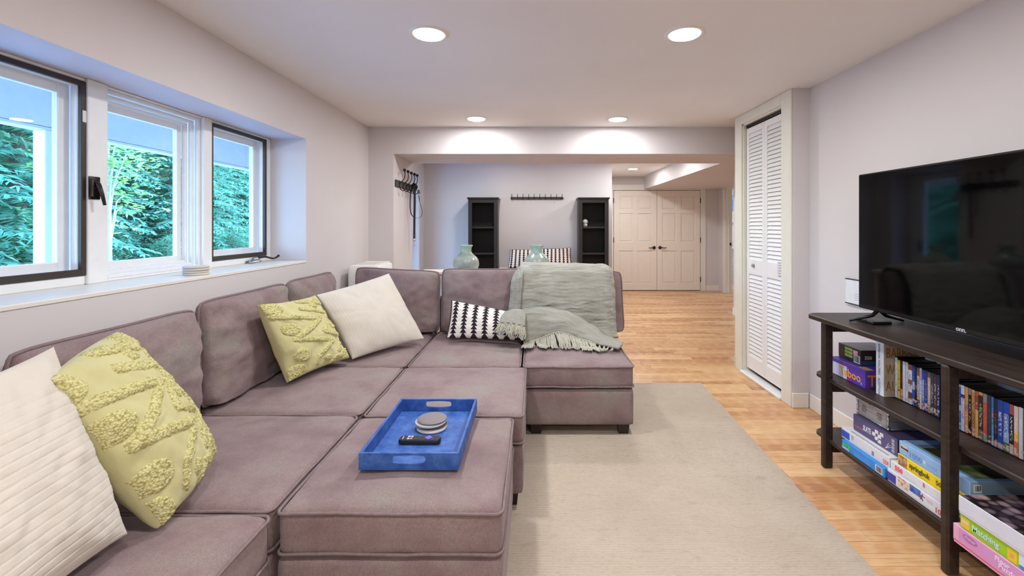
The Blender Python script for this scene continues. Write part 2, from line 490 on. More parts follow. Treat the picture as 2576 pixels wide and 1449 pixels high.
# floor: slab + individual strips
floor = struct(MB().box(XO, 5.7, YB - .2, 10.6, -.12, -.0125).build('floor', M_SUBFLOOR))
PW = .0705
def strip(mb, x0, x1, y0, y1, dz=0):
    g = .0008; x0 += g; x1 -= g; y0 += g; y1 -= g; c = .0012; zt = dz; zb = -.0120
    mb.add([(x0, y0, zb), (x1, y0, zb), (x1, y1, zb), (x0, y1, zb), (x0, y0, zt - c), (x1, y0, zt - c), (x1, y1, zt - c), (x0, y1, zt - c),
            (x0 + c, y0 + c, zt), (x1 - c, y0 + c, zt), (x1 - c, y1 - c, zt), (x0 + c, y1 - c, zt)],
           [(0, 1, 5, 4), (1, 2, 6, 5), (2, 3, 7, 6), (3, 0, 4, 7), (4, 5, 9, 8), (5, 6, 10, 9), (6, 7, 11, 10), (7, 4, 8, 11), (8, 9, 10, 11)])
cands = []; rest = MB(); r2 = random.Random(3)
y = YB
while y < 10.5:
    x = XL - r2.random() * .8; xe = XR if y < 4.2 else 5.6
    while x < xe:
        L = r2.choice((.38, .52, .66, .8, .95)) * r2.uniform(.9, 1.1)
        a, b = max(x, XL), min(x + L, xe)
        if b - a > .02:
            ym = y + PW / 2; xm = (a + b) / 2
            seen = ym > 1.3 and ((ym < 3.85 and b > 1.29 and xm > 1.1) or (ym >= 3.83 and b > .19 * ym and a < .446 * ym)) and ym < 9.3
            (cands.append((ym, a, b, y)) if seen else strip(rest, a, b, y, y + PW))
        x += L
    y += PW
cands.sort()
for i, (ym, a, b, y) in enumerate(cands):
    if i < 296:
        mb = MB(); strip(mb, a, b, y, y + PW, -.0004 * r2.random()); mb.build('plank', M_PLANK, floor)
    else:
        strip(rest, a, b, y, y + PW)
o = rest.build('distant_planks', M_PLANK, floor); o['kind'] = 'stuff'

# ------------------------------------------------------------------ windows in the left recess
def rect_frame(mb, x0, x1, ya, yb, za, zb, w, c=.003, wt=None, wb=None):
    wt = wt or w; wb = wb or w
    mb.cbox(x0, x1, ya, ya + w, za, zb, c); mb.cbox(x0, x1, yb - w, yb, za, zb, c)
    mb.cbox(x0, x1, ya + w, yb - w, zb - wt, zb, c); mb.cbox(x0, x1, ya + w, yb - w, za, za + wb, c)
zb, zt = WZ0 + .006, WZ1
mb = MB()   # outer jamb strips and mullions
mb.cbox(XG - .09, XG, 1.30, 1.345, zb, zt); mb.cbox(XG - .10, XG + .012, 1.975, 2.068, zb, zt); mb.cbox(XG - .10, XG + .012, 2.665, 2.735, zb, zt)
mb.cbox(XG - .09, XG, 3.305, 3.36, zb, zt)
mb.cbox(XG - .09, XG, 1.345, 1.975, zb, zb + .04); mb.cbox(XG - .09, XG, 2.735, 3.305, zb, zb + .04)
mb.cbox(XG - .09, XG, 1.345, 1.975, zt - .016, zt); mb.cbox(XG - .09, XG, 2.735, 3.305, zt - .016, zt)
mb.cbox(XG - .09, XG, 2.068, 2.665, zb, zb + .012); mb.cbox(XG - .09, XG, 2.068, 2.665, zt - .012, zt)
struct(mb.build('trim_3', M_WHITE))
def casement(n, y0, y1):
    w = struct(thing('window_%d' % n, None, None, (XG, (y0 + y1) / 2, zb)))
    za, zc = zb + .04, zt - .016
    f = MB(); rect_frame(f, XG - .012, XG + .004, y0, y1, za, zc, .022, .002, wb=.028); f.build('screen_frame', M_DARKFRAME, w)['label'] = 'dark bronze screen frame'
    f = MB(); rect_frame(f, XG - .045, XG - .014, y0, y1, za, zc, .022, .003); rect_frame(f, XG - .085, XG - .055, y0 + .012, y1 - .012, za + .012, zc - .012, .05, .004)
    f.build('sash', M_WHITE, w)
    g = MB(); g.box(XG - .073, XG - .069, y0 + .055, y1 - .055, za + .055, zc - .055); g.build('pane', M_GLASS, w)
    return w
wA = casement(1, 1.345, 1.975); wC = casement(3, 2.735, 3.305)
wB = struct(thing('window_2', None, None, (XG, 2.36, zb)))
f = MB()
for k in range(4):
    a = .018 * k
    rect_frame(f, XG - .03 - .024 * k, XG - .008 - .022 * k, 2.068 + a * .9, 2.665 - a * 1.1, zb + .012 + a * .8, zt - .012 - a, .0175 if k < 3 else .03, .003)
f.build('stepped_frame', M_WHITE, wB)
MB().box(XG - .098, XG - .094, 2.068 + .07, 2.665 - .08, zb + .06, zt - .07).build('pane', M_GLASS, wB)
# latch on the left casement and crank on the right one
lt = MB(); lt.cbox(XG + .012, XG + .018, 1.972, 2.025, 1.435, 1.535, .003); lt.build('latch_plate', M_BRONZE, wA, True)
lt = MB(); lt.tube([(XG + .016, 1.992, 1.505), (XG + .04, 1.992, 1.50), (XG + .05, 1.997, 1.46), (XG + .055, 2.005, 1.41)], [.012, .01, .008, .006], 8); lt.cbox(XG + .016, XG + .034, 1.97, 1.982, 1.445, 1.525, .003)
lt.build('latch_lever', M_BRONZE, wA, True)
MB().cbox(XG + .002, XG + .007, 1.957, 1.973, 1.765, 1.815, .001).build('sticker', plain('paper_sticker', (225, 225, 225), .6), wA)
ck = MB(); ck.cbox(XG + .0, XG + .05, 3.06, 3.17, 1.068, 1.084, .006); ck.ball((XG + .03, 3.13, 1.092), .02, 10, 6, (1, 1.6, .8))
ck.build('crank_base', M_STEEL, wC, True)
ck = MB(); ck.tube([(XG + .035, 3.14, 1.1), (XG + .06, 3.19, 1.105), (XG + .085, 3.24, 1.088), (XG + .09, 3.27, 1.092), (XG + .092, 3.30, 1.105)], [.008, .007, .006, .006, .009], 8)
ck.build('crank_handle', M_BRONZE, wC, True)

# patio door glazing beyond the header
dr = struct(thing('door_4', None, None, (XG, 6.0, 0)))
f = MB(); rect_frame(f, XG - .06, XG, DY0, DY1 - .12, 0.0, DZ1 - .01, .1, .004); f.box(XG - .06, XG, DY1 - .12, DY1, 0, DZ1); f.build('door_frame', M_WHITE, dr)
MB().box(XG - .035, XG - .03, DY0 + .1, DY1 - .22, .1, DZ1 - .11).build('pane', M_GLASS, dr)
mb = MB(); mb.cbox(XG - .01, XG + .05, DY1 - .2, DY1 - .18, .95, 1.12, .004); mb.build('handle', M_BRONZE, dr)

# ------------------------------------------------------------------ double closet doors on the far wall
def panel_door(name, x0, x1, y, z0, z1, hinge_right, handle_x):
    d = struct(thing(name, None, None, ((x0 + x1) / 2, y, z0)))
    W = x1 - x0
    st = .105; rails = [(z0, z0 + .14), (z0 + .80, z0 + .98), (z0 + 1.56, z0 + 1.64), (z1 - .11, z1)]
    xm = (x0 + x1) / 2; t0, t1 = y - .035, y + .0
    f = MB()
    f.cbox(x0, x0 + st, t0, t1, z0, z1, .002); f.cbox(x1 - st, x1, t0, t1, z0, z1, .002)
    for a, b in rails: f.cbox(x0 + st, x1 - st, t0, t1, a, b, .002)
    for (a, b), (a2, b2) in zip(rails, rails[1:]): f.cbox(xm - .05, xm + .05, t0, t1, b, a2, .002)
    f.build('door_frame', M_DOOR, d)
    for (a, b), (a2, b2) in zip(rails, rails[1:]):
        for xa, xb in ((x0 + st, xm - .05), (xm + .05, x1 - st)):
            p = MB(); p.box(xa, xb, t0 + .014, t1, b, a2)
            p.cbox(xa + .022, xb - .022, t0 + .006, t0 + .016, b + .022, a2 - .022, .007); p.build('panel', M_DOOR, d)
    hz = z0 + .865; hx = handle_x; s = 1 if hinge_right else -1
    h = MB(); h.xform(Matrix.Identity(4)); a = len(h.v)
    h.lathe([(.034, 0), (.034, .006), (.028, .012), (.012, .014), (.011, .04)], 0, 0, 18)
    h.xform(Matrix.Translation((hx, t0, hz)) @ Matrix.Rotation(math.pi / 2, 4, 'X'), a)
    h.build('rosette', M_BRONZE, d, True)
    h = MB(); h.tube([(hx, t0 - .04, hz), (hx + s * .03, t0 - .045, hz + .002), (hx + s * .07, t0 - .045, hz - .008), (hx + s * .105, t0 - .042, hz - .004), (hx + s * .118, t0 - .04, hz + .002)], [.011, .01, .008, .008, .007], 8)
    h.build('lever', M_BRONZE, d, True)
    hxx = x1 + .004 if hinge_right else x0 - .004
    for hz2 in (z0 + .22, z0 + 1.02, z0 + 1.82):
        MB().lathe([(.009, hz2 - .05), (.009, hz2 + .05)], hxx, t0 - .004, 8).build('hinge', M_BRONZE, d, True)
    return d
M_DOOR = plain('door_paint', (236, 226, 216), 0.42, var=.015)
ym = 9.30
panel_door('door_1', 1.608, 2.482, ym + .02, .012, 2.036, False, 2.425)
panel_door('door_2', 2.488, 3.362, ym + .02, .012, 2.036, True, 2.545)
mb = MB(); mb.cbox(DX1, DX1 + .105, ym - .018, ym, 0, DZ + .115, .003); mb.cbox(1.40, DX1, ym - .018, ym, DZ, DZ + .115, .003); mb.cbox(1.495, DX0, ym - .018, ym, 0, DZ, .003)
struct(mb.build('trim_4', M_TRIM))
# bathroom door casing (on the side wall of the passage)
mb = MB()
for a, b in ((BY1, BY1 + .1), (BY0 - .1, BY0)): mb.cbox(BX - .018, BX, a, b, 0, BZ + .1, .003)
mb.cbox(BX - .018, BX, BY0, BY1, BZ, BZ + .1, .003)
mb.box(BX, BX + .12, BY1 - .018, BY1, 0, BZ); mb.box(BX, BX + .12, BY0, BY0 + .018, 0, BZ); mb.box(BX, BX + .12, BY0, BY1, BZ - .018, BZ)
mb.box(BX + .05, BX + .065, BY1 - .03, BY1 - .018, 0, BZ - .018)
o = struct(mb.build('trim_5', M_TRIM))
MB().cbox(BX + .07, BX + .1, BY1 - .024, BY1 - .017, .93, .99, .002).build('strike_plate', M_BRONZE, o)

# ------------------------------------------------------------------ louvred bifold closet door
mb = MB()
mb.cbox(XC - .016, XC, 4.13, 4.256, 0, CE - .001, .003); mb.cbox(XC - .016, XC, 3.33, 3.46, 0, CE - .001, .003); mb.cbox(XC - .016, XC, OY0, OY1, OZ, CE - .001, .003)
mb.box(XC, 2.03, OY1 - .014, OY1, 0, OZ); mb.box(XC, 2.03, OY0, OY0 + .014, 0, OZ); mb.box(XC, 2.03, OY0, OY1, OZ - .014, OZ)
struct(mb.build('trim_6', plain('casing_paint', (228, 226, 214), 0.4, var=.02)))
struct(MB().cbox(XC - .03, XC + .06, OY0, OY1, 0, .022, .004).build('trim_7', M_WHITE))
bf = struct(thing('door_3', None, None, (XC + .03, 3.8, .05)))
MB().box(XC + .025, XC + .055, OY0 + .016, OY1 - .016, OZ - .04, OZ - .016).build('track', M_BLACKMETAL, bf)
M_LOUV = plain('louver_paint', (236, 235, 236), 0.45, var=.015)
x0, x1 = XC + .025, XC + .053
panels = []
for (ya, yb) in ((3.795, 4.105), (3.482, 3.790)):
    f = MB(); st = .036; z0, z1 = .055, 2.188
    f.cbox(x0, x1, ya, ya + st, z0, z1, .003); f.cbox(x0, x1, yb - st, yb, z0, z1, .003)
    for a, b in ((z0, .175), (.895, 1.025), (2.135, z1)): f.cbox(x0, x1, ya + st, yb - st, a, b, .003)
    p = f.build('door_panel', M_LOUV, bf)
    me = None
    for (a, b) in ((.175, .895), (1.025, 2.135)):
        n = round((b - a) / .0335); dz = (b - a) / n
        for i in range(n):
            zc = a + dz * (i + .5)
            if me is None:
                l = MB(); l.cbox(-.0025, .0025, -(yb - ya) / 2 + st - .003, (yb - ya) / 2 - st + .003, -.0235, .0235, .0015)
                l.xform(Matrix.Rotation(math.radians(24), 4, 'Y')); me = l.mesh('louver', M_LOUV)
            lo = bpy.data.objects.new('louver', me); COL.objects.link(lo); lo.location = ((x0 + x1) / 2, (ya + yb) / 2, zc); attach(lo, p)
    panels.append(p)
mb = MB(); mb.lathe([(.014, 0), (.016, .012), (.010, .02)], 0, 0, 12); mb.xform(Matrix.Translation((x0, 3.97, .975)) @ Matrix.Rotation(-math.pi / 2, 4, 'Y'))
mb.build('knob', plain('grey_knob', (150, 150, 152), .4), panels[0], True)
def note_mat():
    t = NT('note_print'); g = t.gen(); s = t.sep(g)
    ln = t.math('GREATER_THAN', t.math('SINE', t.math('MULTIPLY', s[2], 34.0)), .35)
    nz = t.math('GREATER_THAN', t.noise(t.scale(g, (1, 26, 9)), 1.0, 1), .47)
    cx = t.math('LESS_THAN', t.math('ABSOLUTE', t.math('SUBTRACT', s[1], .5)), .33)
    k = t.math('MULTIPLY', t.math('MULTIPLY', ln, nz), cx)
    t.set(t.mix(k, S(222, 221, 224), S(128, 126, 130)), .7); return t.m
nt = MB().box(x0 - .004, x0 - .001, 3.49, 3.585, .925, 1.035).build('paper_note', note_mat()); tag(nt, 'small white paper notice taped to the nearer louvred closet panel', 'notice')
# ------------------------------------------------------------------ recessed lights
def lens_mat():
    t = NT('lamp_lens'); t.n.remove(t.b)
    e = t.new('ShaderNodeEmission'); e.inputs[0].default_value = (1, .97, .92, 1); e.inputs[1].default_value = 5.0
    t.link(e.outputs[0], t.out.inputs[0]); return t.m
M_LENS = lens_mat(); M_CAN = plain('lamp_trim', (236, 234, 230), .4, var=.01)
def downlight(x, y, label, w=1.0):
    r = thing('recessed_light', label, 'ceiling light', (x, y, CE - .001), 'recessed ceiling lights')
    MB().lathe([(.101, CE - .0005), (.101, CE - .004), (.094, CE - .009), (.084, CE - .008), (.080, CE - .0015)], x, y, 40, close=False).build('trim_ring', M_CAN, r, True)
    MB().lathe([(.081, CE - .0015), (.081, CE - .003), (.06, CE - .0055), (.0, CE - .006)], x, y, 40, close=False).build('lens', M_LENS, r, True)
    L = bpy.data.lights.new('lamp', 'AREA'); L.shape = 'DISK'; L.size = .15; L.energy = LAMP_W * w; L.color = LAMP_RGB; L.spread = math.radians(180)
    lo = bpy.data.objects.new('lamp', L); COL.objects.link(lo); lo.location = (x, y, CE - .012); attach(lo, r)
    lo.visible_camera = True
    return r
downlight(-.55, 2.376, 'round recessed ceiling light nearer the camera, on the window side')
downlight(.779, 2.376, 'round recessed ceiling light nearer the camera, on the television side')
downlight(-.542, 4.25, 'round recessed ceiling light just before the dropped header, on the window side', .75)
downlight(.775, 4.27, 'round recessed ceiling light just before the dropped header, on the closet side', .75)
downlight(1.716, 7.99, 'small round ceiling light in front of the white double doors', 1.2)
for (x, y, lb) in ((-.55, .5, 'ceiling light over the near end of the sofa, window side'), (.779, .5, 'ceiling light over the near end of the television stand'),
                   (-.55, -1.4, 'ceiling light at the rear of the room, window side'), (.779, -1.4, 'ceiling light at the rear of the room, television side'),
                   (-.45, 6.05, 'ceiling light behind the header, over the bench'), (.80, 6.05, 'ceiling light behind the header, beside the duct'), (1.65, 6.5, 'added ceiling light hidden behind the header, brightening the passage floor'), (4.7, 9.2, 'ceiling light inside the bathroom')):  # the passage lamp is added out of view to brighten the far floor
    downlight(x, y, lb, (.6 if x < 1 else 1.0) if 5 < y < 7 else .7 if y == .5 and x < 0 else 1.0)
# ------------------------------------------------------------------ rug
def rug_mat():
    t = NT('beige_rug'); p = t.pos(); s = t.sep(p)
    n = t.noise(p, 3.0, 4); n2 = t.noise(t.scale(p, (1, 3.2, 1)), 60, 3); n3 = t.noise(t.scale(p, (1, 2.5, 1)), 9, 3)
    rib = t.math('SINE', t.math('MULTIPLY', t.math('ADD', s[1], t.math('MULTIPLY', n2, .004)), 2 * math.pi / .0135))
    c = t.ramp(n, [(0.3, S(191, 176, 160)), (0.7, S(202, 188, 172))])
    c = t.mix(t.math('MULTIPLY', t.ramp(n2, [(.52, (0, 0, 0, 1)), (.75, (1, 1, 1, 1))]), .5), c, S(164, 146, 126))
    c = t.mix(t.math('MULTIPLY', t.ramp(n3, [(.60, (0, 0, 0, 1)), (.75, (1, 1, 1, 1))]), .28), c, S(150, 134, 116))
    c = t.mix(t.math('MULTIPLY', t.math('ADD', rib, 1.0), .07), c, S(150, 134, 116))
    t.set(c, .95, spec=.1)
    t.bump(t.math('ADD', t.math('MULTIPLY', rib, .35), n2), .55, .006)
    return t.m
mb = MB()
A, B, C_, D = Vector((1.395, 3.835, 0)), Vector((1.252, .75, 0)), Vector((-.90, .75, 0)), Vector((-.79, 3.85, 0))
P = np.zeros((60, 46, 3))
for i in range(60):
    for j in range(46):
        a = A.lerp(B, i / 59); b = D.lerp(C_, i / 59); q = b.lerp(a, j / 45)
        e = min(i, 59 - i, j, 45 - j)
        wv = fbm((q.x, q.y, 0), 5, 2) * .0012
        P[i, j] = (q.x + (.004 * fbm((q.y * 3, 0, 1), 4, 2) if j == 45 else 0), q.y, (.002 if e == 0 else .011) + wv)
mb.grid(P, flip=True)
rug = mb.build('rug', rug_mat(), None, True); tag(rug, 'large flat beige ribbed area rug under the sectional on the wood floor', 'rug')

# ------------------------------------------------------------------ sectional sofa
def chenille(name='mauve_chenille', k=1.0):
    t = NT(name); o = t.pos()
    big = t.noise(o, 3.6, 4, .6); mid = t.noise(t.scale(o, (1, 1, 1.6)), 26, 4, .65); fine = t.math('ADD', t.math('MULTIPLY', t.noise(o, 520, 1), .6), t.math('MULTIPLY', t.noise(t.scale(o, (1, 1, .6)), 190, 2, .7), .4))
    c = t.ramp(big, [(0.30, S(129, 109, 109)), (0.42, S(143, 122, 122)), (0.52, S(155, 135, 134)), (0.60, S(156, 141, 137)), (0.70, S(155, 149, 142))])
    c = t.mix(t.math('MULTIPLY', t.ramp(mid, [(.45, (0, 0, 0, 1)), (.72, (1, 1, 1, 1))]), .16), c, S(108, 90, 92))
    c = t.mix(t.math('MULTIPLY', t.ramp(fine, [(.40, (0, 0, 0, 1)), (.60, (1, 1, 1, 1))]), .42), c, S(92, 76, 78))
    t.set(c, .9, spec=.15)
    t.b.inputs['Sheen Weight'].default_value = .35; t.b.inputs['Sheen Roughness'].default_value = .45; t.b.inputs['Sheen Tint'].default_value = S(200, 190, 200)
    t.bump(t.math('ADD', fine, t.math('MULTIPLY', mid, .25)), .5, .004)
    return t.m
M_SOFA = chenille()
M_PIPE = plain('mauve_piping', (130, 112, 112), .9, var=.12, scale=60)
M_FOOT = plain('espresso_foot', (34, 26, 24), .4)
SEAT_Z = .45
def sofa_section(name, label, x0, x1, y0, y1, back=None, seed=0, legz=.0, cat='sofa', zt=SEAT_Z, crown=.018):
    r = thing(name, label, cat, ((x0 + x1) / 2, (y0 + y1) / 2, 0), 'sections of the mauve modular sofa')
    g = .010
    sx0 = -1.645 if back in ('x', 'xy') else x0 + g; sy1 = 3.785 if back in ('y', 'xy') else y1 - g      # the seat runs on under the loose back cushion
    mb = MB(); soft_box(mb, sx0, x1 - g, y0 + g, sy1, .303, zt, .026, crown, 26, .006, seed, .006)
    cu = mb.build('seat_cushion', M_SOFA, r, True)
    for z in (zt - .012, .315):
        MB().tube(rect_loop(sx0 - .003, x1 - g + .003, y0 + g - .003, sy1 + .003, z, .026, 4, .004, seed), .0052, 6, closed=True).build('piping', M_PIPE, cu, True)
    bx0, bx1, by0, by1 = x0 + .008, x1 - .008, y0 + .008, y1 - .008
    if back == 'y': by1 = 3.785
    if back == 'x': bx0 = -1.65
    if back == 'xy': bx0 = -1.65; by1 = 3.785
    mb = MB(); soft_box(mb, bx0, bx1, by0, by1, .075, .300, .016, 0, 10, .002, seed + 2)
    mb.build('base', M_SOFA, r, True)
    if back in ('y', 'xy'):
        mb = MB(); soft_box(mb, bx0, bx1, 3.797, 3.835, .08, .74, .02, 0, 10, .003, seed); mb.build('back_frame', M_SOFA, r, True)
    if back in ('x', 'xy'):
        mb = MB(); soft_box(mb, -1.677, -1.655, by0, by1 if back == 'x' else 3.78, .08, .74, .015, 0, 10, .003, seed); mb.build('back_frame', M_SOFA, r, True)
    xi = .05 if x0 > -1.2 else .16
    for lx in (bx0 + .08, bx1 - .06 - (xi - .05)):
        for ly in (by0 + .06, by1 - .07):
            mb = MB(); a, b, z1 = .030, .036, .076
            mb.add([(lx - a, ly - a, legz), (lx + a, ly - a, legz), (lx + a, ly + a, legz), (lx - a, ly + a, legz), (lx - b, ly - b, z1), (lx + b, ly - b, z1), (lx + b, ly + b, z1), (lx - b, ly + b, z1)],
                   [(3, 2, 1, 0), (4, 5, 6, 7), (0, 1, 5, 4), (1, 2, 6, 5), (2, 3, 7, 6), (3, 0, 4, 7)])
            mb.build('leg', M_FOOT, r)
    return r
RZ = .0125
sofa_section('ottoman', 'square mauve ottoman module carrying the blue tray', -.80, -.09, 1.39, 2.095, None, 1, RZ, 'ottoman')
sofa_section('ottoman', 'square mauve ottoman module behind the tray, empty top', -.80, -.045, 2.105, 2.83, None, 2, RZ, 'ottoman')
sofa_section('sofa_section', 'mauve sofa end section under the knitted throw, showing its dark feet', -.078, .628, 2.84, 3.59, 'y', 3, RZ)
sofa_section('sofa_section', 'armless mauve sofa section under the striped lumbar pillow', -.80, -.083, 2.84, 3.59, 'y', 4, RZ)
sofa_section('sofa_section', 'corner section of the mauve sofa below the diamond-tilted cream pillow', -1.52, -.805, 2.84, 3.59, 'xy', 5, 0)
sofa_section('sofa_section', 'mauve sofa section by the window carrying the farther green tufted pillow', -1.52, -.805, 2.12, 2.835, 'x', 6, 0)
sofa_section('sofa_section', 'mauve sofa section by the window, empty seat left of the tray', -1.52, -.805, 1.40, 2.115, 'x', 7, 0)
sofa_section('sofa_section', 'nearest mauve sofa section, at the lower left corner of the photo', -1.52, -.79, .66, 1.395, 'x', 8, 0)

def back_cushion(label, TL, TR, BR, BL, th=.2, seed=0, full=.33):
    o, _ = pillow('back_cushion', M_SOFA, TL, TR, BR, BL, th, None, M_PIPE, .0062, nu=44, nv=36, full=full, sag=.025, seed=seed, wr=.015, wscale=5.5, bottom=.35, rnd=.06)
    tag(o, label, 'cushion', 'loose back cushions of the mauve sofa'); return o
zt, zb_ = .955, .452
for (ya, yb, lb, sd, dz) in ((.62, 1.318, 'nearest mauve back cushion, mostly behind the big cream pillow', 11, 0), (1.340, 2.088, 'mauve back cushion behind the nearer green tufted pillow', 12, -.012),
                         (2.108, 2.848, 'mauve back cushion behind the farther green tufted pillow, below the window', 13, .01), (2.868, 3.50, 'mauve back cushion in the sofa corner, against the window wall', 14, .015)):
    back_cushion(lb, (-1.555, ya, zt + dz), (-1.555, yb, zt + dz), (-1.54, yb, zb_ + .016), (-1.54, ya, zb_ + .016), .175, sd)
back_cushion('mauve back cushion in the sofa corner, behind the diamond-tilted cream pillow', (-1.445, 3.70, .985), (-.766, 3.70, .95), (-.764, 3.665, .470), (-1.44, 3.665, .470), .19, 15)
back_cushion('mauve back cushion above the striped lumbar pillow', (-.748, 3.70, .972), (-.046, 3.70, .97), (-.046, 3.665, .470), (-.748, 3.665, .470), .19, 16)
back_cushion('mauve back cushion half covered by the knitted throw', (-.028, 3.70, .97), (.70, 3.70, .95), (.718, 3.665, .470), (-.026, 3.665, .470), .19, 17)
# ------------------------------------------------------------------ throw pillows
def cotton(name, rgb, rgb2, bumpk=.25, sc=300):
    t = NT(name); o = t.pos(); n = t.noise(o, 8, 3); f = t.noise(o, sc, 2)
    t.set(t.mix(t.math('MULTIPLY', f, .25), t.ramp(n, [(.3, S(*rgb)), (.7, S(*rgb2))]), tuple(x * .7 for x in S(*rgb)[:3]) + (1,)), .95, spec=.1)
    t.b.inputs['Sheen Weight'].default_value = .2
    t.bump(f, bumpk, .003); return t.m
M_CREAM = cotton('cream_cotton', (208, 200, 189), (216, 208, 198), .12)
M_GREEN = cotton('green_cotton', (196, 189, 138), (206, 200, 150))
def tuft_mat():
    t = NT('green_tufting'); o = t.pos()
    vor = t.new('ShaderNodeTexVoronoi'); vor.inputs['Scale'].default_value = 150; t.link(o, vor.inputs['Vector'])
    n = t.noise(o, 90, 3)
    h = t.math('ADD', t.math('MULTIPLY', vor.outputs['Distance'], -1.0), t.math('MULTIPLY', n, .8))
    t.set(t.ramp(t.math('ADD', h, .6), [(.2, S(172, 164, 106)), (.5, S(206, 199, 142)), (.85, S(220, 214, 162))]), .95, spec=.1)
    t.bump(h, .6, .006); return t.m
M_TUFT = tuft_mat()

def seg_d(px, py, a, b):
    ax, ay = a; bx, by = b; dx, dy = bx - ax, by - ay
    t = np.clip(((px - ax) * dx + (py - ay) * dy) / (dx * dx + dy * dy), 0, 1)
    return np.hypot(px - ax - t * dx, py - ay - t * dy)
def tuft_field(u, v):
    """signed field of the tufted design, positive inside; u right, v down, -1..1"""
    L = [[(-.92, -.62), (-.40, -.50), (.40, -.30), (-.05, -.12), (-.62, .06), (-.10, .20), (.50, .36), (.20, .50), (-.12, .66), (-.20, .84)],
         [(-.66, -.95), (-.60, -.78), (-.84, -.63)],
         [(-.06, -.70), (.40, -.56), (.86, -.44), (.62, -.16), (.30, .06), (.62, .18), (.90, .26), (.82, .50), (.62, .70)],
         [(.02, -.95), (.50, -.84), (.92, -.74)], [(.28, .98), (.42, .86), (.74, .84)], [(1.12, -.62), (1.04, -.2), (1.14, .16), (1.08, .62)]]
    f = np.full(u.shape, -9.0)
    for pl in L:
        for a, b in zip(pl, pl[1:]): f = np.maximum(f, .070 - seg_d(u, v, a, b))
    def blob(cx, cy, rx, ry, ang=0):
        c, s_ = math.cos(ang), math.sin(ang); x = (u - cx) * c + (v - cy) * s_; y = -(u - cx) * s_ + (v - cy) * c
        return (1 - np.hypot(x / rx, y / ry)) * min(rx, ry)
    for b in ((-.62, -.22, .24, .17, .25), (-.58, .50, .24, .17, .25), (.80, -.08, .15, .14), (.48, -.72, .16, .08, .3), (.16, .80, .12, .09),
              (-.86, -.93, .26, .26), (.95, .95, .28, .28), (.95, -.95, .24, .24), (-.80, .93, .30, .26), (1.2, .95, .3, .3), (1.2, -.95, .25, .25)):
        f = np.maximum(f, blob(*b))
    return f
def tufted_pillow(label, TL, TR, BR, BL, th, seed, flipu=False, sag=.05, du=0.0):
    N_ = 150
    o, (F, B, uu, vv, N, P) = pillow('throw_pillow', M_GREEN, TL, TR, BR, BL, th, nu=N_, nv=N_, full=.42, sag=sag, seed=seed, wr=.010, wscale=4)
    tag(o, label, 'pillow', 'green tufted throw pillows')
    f = tuft_field(uu + du, vv)
    jit = np.array([[mnoise.noise(Vector((uu[i, j] * 14, vv[i, j] * 14, seed))) for j in range(N_)] for i in range(N_)])
    loop = np.array([[mnoise.noise(Vector((uu[i, j] * 34, vv[i, j] * 34, seed + 5))) for j in range(N_)] for i in range(N_)])
    f = f + jit * .016
    h = np.clip(f / .035, 0, 1) ** .5
    T = F + N * (h * (.0095 + .0050 * loop) - .0015 * (h <= 0))[..., None]
    used = np.zeros(f.shape, bool); faces = []
    for i in range(N_ - 1):
        for j in range(N_ - 1):
            if max(f[i, j], f[i + 1, j], f[i, j + 1], f[i + 1, j + 1]) > 0: faces.append((i, j))
    idx = {}; mb = MB()
    def vid(i, j):
        if (i, j) not in idx: idx[(i, j)] = len(mb.v); mb.v.append(tuple(T[i, j]))
        return idx[(i, j)]
    for i, j in faces:
        mb.f.append((vid(i, j), vid(i + 1, j), vid(i + 1, j + 1), vid(i, j + 1))); mb.mi.append(0)
    mb.build('tufted_pattern', M_TUFT, o, True)['label'] = 'raised looped tufting'
    return o
tufted_pillow('nearer green tufted square pillow, overlapped by the big cream pillow', (-1.24, 1.16, .925), (-1.415, 1.53, .957), (-1.13, 1.60, .52), at(398, 1328, 1.285), .19, 3, sag=-.035, du=.26)
tufted_pillow('farther green tufted square pillow, beside the diamond-tilted cream pillow', (-1.415, 2.33, .915), (-1.385, 2.86, .88), (-1.17, 2.86, .49), (-1.31, 2.42, .49), .14, 8)

o, _ = pillow('throw_pillow', M_CREAM, (-1.28, .72, .955), (-1.33, 1.262, .985), (-1.085, 1.215, .50), (-1.04, .72, .49), .20, nu=100, nv=300, full=.5, sag=.085, seed=21, wr=.010, wscale=5, rib=(.0020, 25))
tag(o, 'big cream ribbed pillow at the near end of the sofa, cut by the photo edge', 'pillow', 'cream ribbed throw pillows')
o, _ = pillow('throw_pillow', M_CREAM, (-1.385, 2.90, .880), (-1.105, 3.46, .958), (-.80, 3.30, .505), (-1.15, 2.885, .478), .16, nu=230, nv=80, full=.5, sag=.035, seed=23, wr=.006, wscale=4)
tag(o, 'cream ribbed pillow tilted like a diamond in the sofa corner', 'pillow', 'cream ribbed throw pillows')
def add_rib_bump(src, name, cnt):
    m = src.copy(); m.name = name; n = m.node_tree.nodes; l = m.node_tree.links
    tc = n.new('ShaderNodeTexCoord'); sp = n.new('ShaderNodeSeparateXYZ'); l.new(tc.outputs['UV'], sp.inputs[0])
    mu = n.new('ShaderNodeMath'); mu.operation = 'MULTIPLY'; mu.inputs[1].default_value = cnt * math.pi; l.new(sp.outputs[0], mu.inputs[0])
    sn = n.new('ShaderNodeMath'); sn.operation = 'SINE'; l.new(mu.outputs[0], sn.inputs[0])
    ab = n.new('ShaderNodeMath'); ab.operation = 'ABSOLUTE'; l.new(sn.outputs[0], ab.inputs[0])
    b = [x for x in n if x.type == 'BUMP'][0]
    b2 = n.new('ShaderNodeBump'); b2.inputs['Strength'].default_value = .09; b2.inputs['Distance'].default_value = .006
    l.new(ab.outputs[0], b2.inputs['Height']); l.new(b.outputs[0], b2.inputs['Normal'])
    l.new(b2.outputs[0], n['Principled BSDF'].inputs['Normal']); return m
